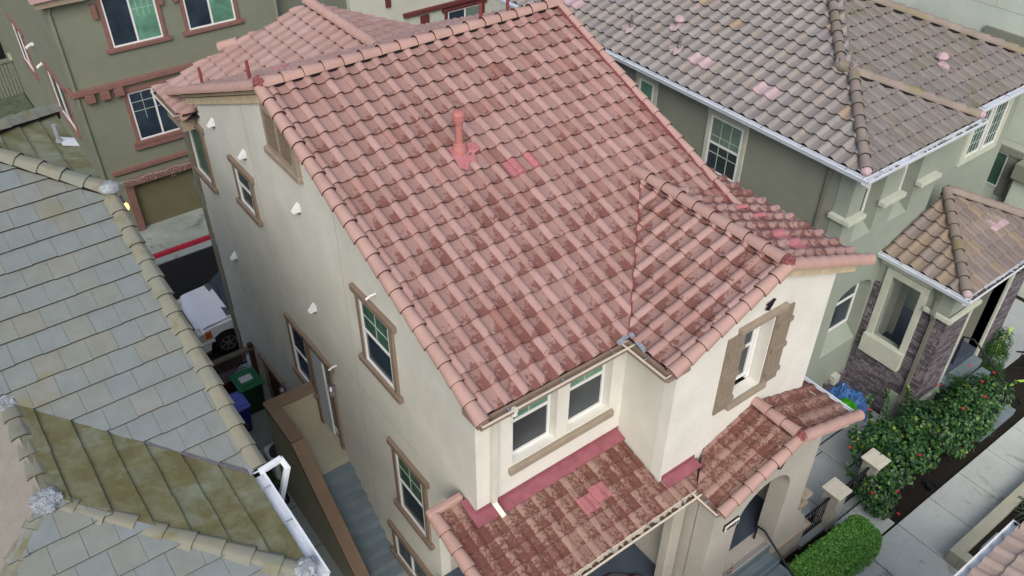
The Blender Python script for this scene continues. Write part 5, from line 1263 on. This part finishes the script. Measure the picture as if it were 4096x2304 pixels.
for i in range(1, 14): p = b+Vector((1.6*i/14, .1*i/14, 0)); tube(bm, [p+Vector((0, 0, -4.2)), p+Vector((0, 0, -3.62))], .009, 5)
obj('picket', bm, M['iron'], ga)
bm = BM()
for p0, p1 in (((14.9, -1.2, -4.33), (16.2, -1.0, -4.1)), ((15.1, -1.35, -4.33), (15.6, -1.05, -4.2)), ((14.7, -2.0, -4.38), (15.0, -2.2, -4.36)), ((14.2, -1.9, -4.36), (14.55, -2.02, -4.37))): bar(bm, p0, p1, .06, .02)
tag(obj('neon_strap', bm, M['yellow_tape']), 'bright yellow green straps lying around the iron gate', 'strap')

# ================================================================= SIDE YARD
def bin_(x, y, z, w_, d_, h, body, lid, label):
    t = thing('wheelie_bin', label, 'bin', 'wheeled bins in the side yard')
    bm = BM(); v = []
    for zz, s in ((z+.06, .82), (z+h-.08, 1)):
        v.append([bm.verts.new((x+a*w_/2*s, y+b*d_/2*s, zz)) for a, b in ((-1, -1), (1, -1), (1, 1), (-1, 1))])
    bm.faces.new(v[0][::-1]); bm.faces.new(v[1])
    for i in range(4): bm.faces.new((v[0][i], v[0][(i+1) % 4], v[1][(i+1) % 4], v[1][i]))
    obj('body', bm, body, t, bevel=.03)
    bm = BM(); box(bm, x-w_/2-.03, x+w_/2+.03, y-d_/2-.04, y+d_/2+.03, z+h-.085, z+h-.03); box(bm, x-w_/2+.05, x+w_/2-.05, y-d_/2+.06, y+d_/2-.08, z+h-.04, z+h); obj('lid', bm, lid, t, bevel=.02)
    bm = BM(); tube(bm, [(x-w_/2, y+d_/2+.07, z+h-.1), (x+w_/2, y+d_/2+.07, z+h-.1)], .016, 8); obj('handle', bm, body, t)
    bm = BM(); 
    for s in (-1, 1): lathe(bm, (x+s*w_/2-.02, y+d_/2-.02, z+.1), [(.1, 0), (.1, .05)], 14, (1, 0, 0))
    obj('wheel', bm, M['rubber'], t)
bin_(-.56, 9.22, -5.28, .56, .62, 1.05, M['green_bin_dark'], M['green_bin'], 'green wheeled bin with pale label on its lid against the lattice fence')
bin_(-1.10, 8.70, -5.28, .52, .58, 1.0, M['blue_bin_dark'], M['blue_bin'], 'blue wheeled bin with violet blue lid beside the left roof edge')
bin_(-1.72, 9.3, -5.28, .55, .6, 1.02, M['black_plastic'], M['black_plastic'], 'black wheeled bin almost hidden behind the left roof')
bm = BM(); box(bm, -.72, -.42, 9.1, 9.32, -4.232, -4.224); tag(obj('paper_label', bm, M['ac']), 'pale sticker on the lid of the green bin', 'sticker')
lf = thing('lattice_fence', 'brown lattice fence with weathered top rail behind the bins', 'fence')
bm = BM(); bar(bm, (-2.9, 9.9, -3.98), (-.03, 9.9, -3.98), .14, .06); obj('top_rail', bm, M['lattice_top'], lf)
bm = BM(); box(bm, -.16, -.04, 9.84, 9.96, -5.4, -3.85); box(bm, -2.9, -.16, 9.88, 9.92, -5.4, -4.75); obj('post', bm, M['lattice'], lf)
bm = BM()
for i in range(-8, 34):
    x = -2.9+i*.085
    for s in (1, -1):
        a = Vector((x, 9.9-.012*s, -4.74)); b = Vector((x+.72*s+(.0 if s > 0 else .72), 9.9-.012*s, -4.02))
        if s < 0: b = Vector((x-.72+.72, 9.9+.012, -4.02)); a = Vector((x+.72, 9.9+.012, -4.74))
        if min(a.x, b.x) > -2.95 and max(a.x, b.x) < -.1: bar(bm, a, b, .008, .035, up=(0, 1, 0))
obj('lattice', bm, M['lattice'], lf)
lf2 = thing('lattice_screen', 'low brown lattice screen beside the planting bed', 'fence')
bm = BM(); bar(bm, (-2.9, 7.6, -4.1), (-1.15, 7.6, -4.1), .08, .05); obj('top_rail', bm, M['lattice'], lf2); bm = BM()
for i in range(26):
    x = -2.9+i*.075
    if x+.6 < -1.1: bar(bm, (x, 7.59, -5.0), (x+.6, 7.59, -4.15), .008, .03, up=(0, 1, 0)); bar(bm, (x+.6, 7.61, -5.0), (x, 7.61, -4.15), .008, .03, up=(0, 1, 0))
obj('lattice', bm, M['lattice'], lf2)
acu = thing('air_conditioner', 'white rounded outdoor air conditioner unit behind the stair wall', 'air conditioner')
bm = BM(); box(bm, -1.16, -.5, 6.30, 7.0, -5.0, -4.28); obj('casing', bm, M['ac'], acu, bevel=.09)
bm = BM(); lathe(bm, (-.83, 6.65, -4.285), [(.27, 0), (.27, .012), (.2, .03), (.05, .03)], 24); obj('fan_grille', bm, M['black_plastic'], acu)
iv = [(Vector((random.uniform(-2.85, -1.15), random.uniform(5.95, 7.35), -4.95+random.random()*.28)), Vector((0, 0, 1))) for _ in range(3500)]
io = leaves('ivy_ground_cover', M['ivy'], iv, .07, None, .8, seed=9, sub=True); io['kind'] = 'stuff'
bf = thing('low_rail_fence', 'low dark rail fence around the ivy bed', 'fence')
bm = BM(); 
for y in (5.93, 6.6): bar(bm, (-2.8, y, -4.72), (-1.12, y, -4.72), .03, .03); bar(bm, (-2.8, y, -4.9), (-1.12, y, -4.9), .02, .02)
obj('rail', bm, M['iron'], bf); bm = BM()
for x in (-2.8, -1.95, -1.14):
    for y in (5.93, 6.6): box(bm, x-.025, x+.025, y-.025, y+.025, -5, -4.68)
obj('post', bm, M['iron'], bf)
bm = BM(); lathe(bm, (-1.2, 5.84, -5.0), [(.07, 0), (.09, .1), (.08, .12), (.03, .16)], 12); tag(obj('bucket', bm, M['black_plastic']), 'small dark bucket at the foot of the stair wall', 'bucket')
ho = BM()
for k_ in range(3):
    P = [( -.35+.11*math.cos(t*.4)+.02*k_, 8.15, -4.55+.16*math.sin(t*.4)-.02*k_) for t in range(17)]; tube(ho, P, .016, 6)
tube(ho, [(-.2, 8.1, -4.4), (-.02, 8.1, -4.35)], .025, 8); tube(ho, [(-.28, 8.15, -4.4), (-.3, 8.1, -5.2)], .016, 6)
tag(obj('coiled_hose', ho, M['steel_dark']), 'coiled gray hose hanging by the lower door behind the bins', 'hose')
hc = BM()
for k_ in range(4):
    P = [(-.62+(.16-.01*k_)*math.cos(t*.4), 7.3+(.16-.01*k_)*math.sin(t*.4), -5.05+.04*k_) for t in range(17)]; tube(hc, P, .017, 6)
lathe(hc, (-.62, 7.3, -5.1), [(.05, 0), (.05, .3), (.08, .32), (.02, .34)], 10)
tag(obj('hose_reel', hc, M['black_plastic']), 'dark hose reel on the ground behind the stair', 'hose reel')

# ================================================================= TRUCK (front at low x, near side y=11.8)
tk = thing('pickup_truck', 'silver white pickup truck parked in the alley with its hood showing', 'truck')
ty0, ty1 = 11.84, 13.66; gz_ = -5.6
def sidewall_profile():
    return [(-.80, -5.22), (-.84, -4.95), (-.82, -4.62), (-.72, -4.50), (-.2, -4.44), (.30, -4.42), (.75, -4.40)]
bm = BM()   # main body lower with wheel arches cut in profile
def archpts(cx, r=.46, n=10): return [(cx-r*math.cos(math.pi*i/n), -5.22+r*math.sin(math.pi*i/n)*.98) for i in range(n+1)]
prof_ = [(-.78, -5.26)]+[(-.60, -5.26)]+archpts(-.13)+archpts(3.35)+[(4.55, -5.26), (4.6, -4.5), (.42, -4.46), (-.2, -4.50), (-.66, -4.55), (-.80, -4.68), (-.84, -4.95)]
plate(bm, mp('y', ty0, -1), prof_, [], -(ty1-ty0), 0); body = obj('body', bm, M['truck'], tk, bevel=.03)
bm = BM()   # hood: crowned
n = 8; rows = []
for i in range(n+1):
    x = -.78+.92*i/n; r_ = []
    for j in range(11):
        v_ = j/10; y = ty0+.06+(ty1-ty0-.12)*v_; e = abs(v_*2-1)
        z = -4.47+.07*(1-e**3)+.05*(i/n)-.10*max(0, 1-i/2.0)**2; r_.append(bm.verts.new((x+.10*(1-(1-e**2))*(1 if i == 0 else 0), y, z)))
    rows.append(r_)
for a, b in zip(rows, rows[1:]):
    for j in range(10): bm.faces.new((a[j], a[j+1], b[j+1], b[j]))
obj('hood', bm, M['truck'], tk, smooth=True)
bm = BM()   # cab
A = [(.16, -4.46), (.85, -3.82), (2.3, -3.78), (2.55, -4.42)]
v0 = [bm.verts.new((x, ty0+.05+.14*(z > -4.2), z)) for x, z in A]; v1 = [bm.verts.new((x, ty1-.05-.14*(z > -4.2), z)) for x, z in A]
bm.faces.new(v0[::-1]); bm.faces.new(v1)
for i in range(4): bm.faces.new((v0[i], v0[(i+1) % 4], v1[(i+1) % 4], v1[i]))
obj('cab', bm, M['truck'], tk, bevel=.03)
bm = BM(); q = [(.18, ty0+.10, -4.40), (.84, ty0+.22, -3.84), (.84, ty1-.22, -3.84), (.18, ty1-.10, -4.40)]
v = [bm.verts.new(Vector(p)+Vector((-.035, 0, .035))) for p in q]; bm.faces.new(v); obj('windshield', bm, M['glass_black'], tk)
bm = BM(); q = [(.55, ty0+.06, -4.38), (1.0, ty0+.15, -3.9), (2.2, ty0+.15, -3.86), (2.35, ty0+.06, -4.36)]; v = [bm.verts.new(Vector(p)+Vector((0, -.03, 0))) for p in q]; bm.faces.new(v); obj('side_window', bm, M['glass_black'], tk)
bm = BM(); bar(bm, (.10, ty0+.10, -4.375), (.10, ty1-.10, -4.375), .16, .02); obj('cowl', bm, M['truck_lower'], tk)
bm = BM()
for y in (12.1, 12.7): bar(bm, (.16, y, -4.345), (.26, y+.5, -4.27), .010, .012)
obj('wiper', bm, M['black'], tk)
bm = BM(); box(bm, -.90, -.62, ty0+.03, ty1-.03, -5.38, -4.98); obj('bumper', bm, M['truck_lower'], tk, bevel=.04)
bm = BM(); box(bm, -.88, -.45, ty0-.015, ty0+.1, -4.99, -4.93); obj('bumper_trim', bm, M['white'], tk, bevel=.01)
for y, s in ((ty0, -1), (ty1, 1)):
    bm = BM(); box(bm, -.85, -.66, min(y+s*.012, y-s*.3), max(y+s*.012, y-s*.3), -4.86, -4.60); hl = obj('headlight', bm, M['clear_lens'], tk, bevel=.02)
    bm = BM(); box(bm, -.67, -.50, min(y+s*.016, y-s*.02), max(y+s*.016, y-s*.02), -4.83, -4.59); obj('turn_signal', bm, M['amber'], hl, bevel=.01)
bm = BM(); box(bm, -.86, -.80, ty0+.35, ty1-.35, -4.88, -4.66); obj('grille', bm, M['black_plastic'], tk)
for x in (-.13, 3.35):
    for y, s in ((ty0+.10, -1), (ty1-.10, 1)):
        bm = BM(); lathe(bm, (x, y+s*.08, gz_+.38), [(.20, .0), (.24, .02), (.34, .01), (.38, -.03), (.38, -.20), (.34, -.22), (.1, -.22)], 28, (0, s, 0)); wo = obj('wheel', bm, M['rubber'], tk, smooth=True)
        bm = BM(); c = Vector((x, y+s*.085, gz_+.38)); lathe(bm, c, [(.06, -.02), (.06, .02), (.02, .03)], 14, (0, s, 0))
        for k_ in range(6):
            a = k_*math.pi/3+.3; d = Vector((math.cos(a), 0, math.sin(a))); bar(bm, c+d*.04, c+d*.225, .055, .03, up=(0, 1, 0))
        for k_ in range(24):
            a = k_*math.pi/12; a2 = a+math.pi/12+.01; bar(bm, c+Vector((math.cos(a), 0, math.sin(a)))*.225, c+Vector((math.cos(a2), 0, math.sin(a2)))*.225, .03, .03, up=(0, 1, 0))
        obj('rim', bm, M['rim'], wo)
bm = BM(); plate(bm, mp('y', ty0+.02, -1), rect(2.62, 4.5, -4.5, -4.42), [], -(ty1-ty0-.04), 0); obj('bed_rail', bm, M['truck'], tk)
# far yard bits at the top left
bg_ = thing('board_gate', 'weathered board gate in the far yard at the top left', 'gate')
bm = BM()
for i in range(14): box(bm, -2.55+.13*i, -2.44+.13*i, 32.0, 32.05, -5.5, -4.1)
obj('boards', bm, M['wood_gray'], bg_); bm = BM(); box(bm, -2.7, -.65, 31.95, 32.1, -4.1, -3.98); obj('rail', bm, M['wood_gray'], bg_); bm = BM(); box(bm, -.95, -.6, 31.8, 32.15, -4.0, -3.8); obj('post_cap', bm, M['planter_wall'], bg_)
bw = thing('yard_wall', 'low mauve block wall in the far yard behind the left roof', 'wall')
bm = BM(); box(bm, -2.2, -1.85, 21.5, 23.6, -5.5, -4.6); obj('blocks', bm, M['trim_mauve'], bw)
shrub('yard_weeds', 'green weedy shrub by the far yard wall', [(-1.4, 23.2, -5.0, .5, 1.0, .45), (-1.2, 26, -5.0, .35, 1.4, .4)], 2200, .14, 'fern', 14, .6)
bm = BM(); box(bm, -60, 60, 34, 34.3, -5.5, -2.6); tag(obj('yard_wall', bm, M['dark_room']), 'dark boundary wall beyond the far yard at the top left', 'wall')
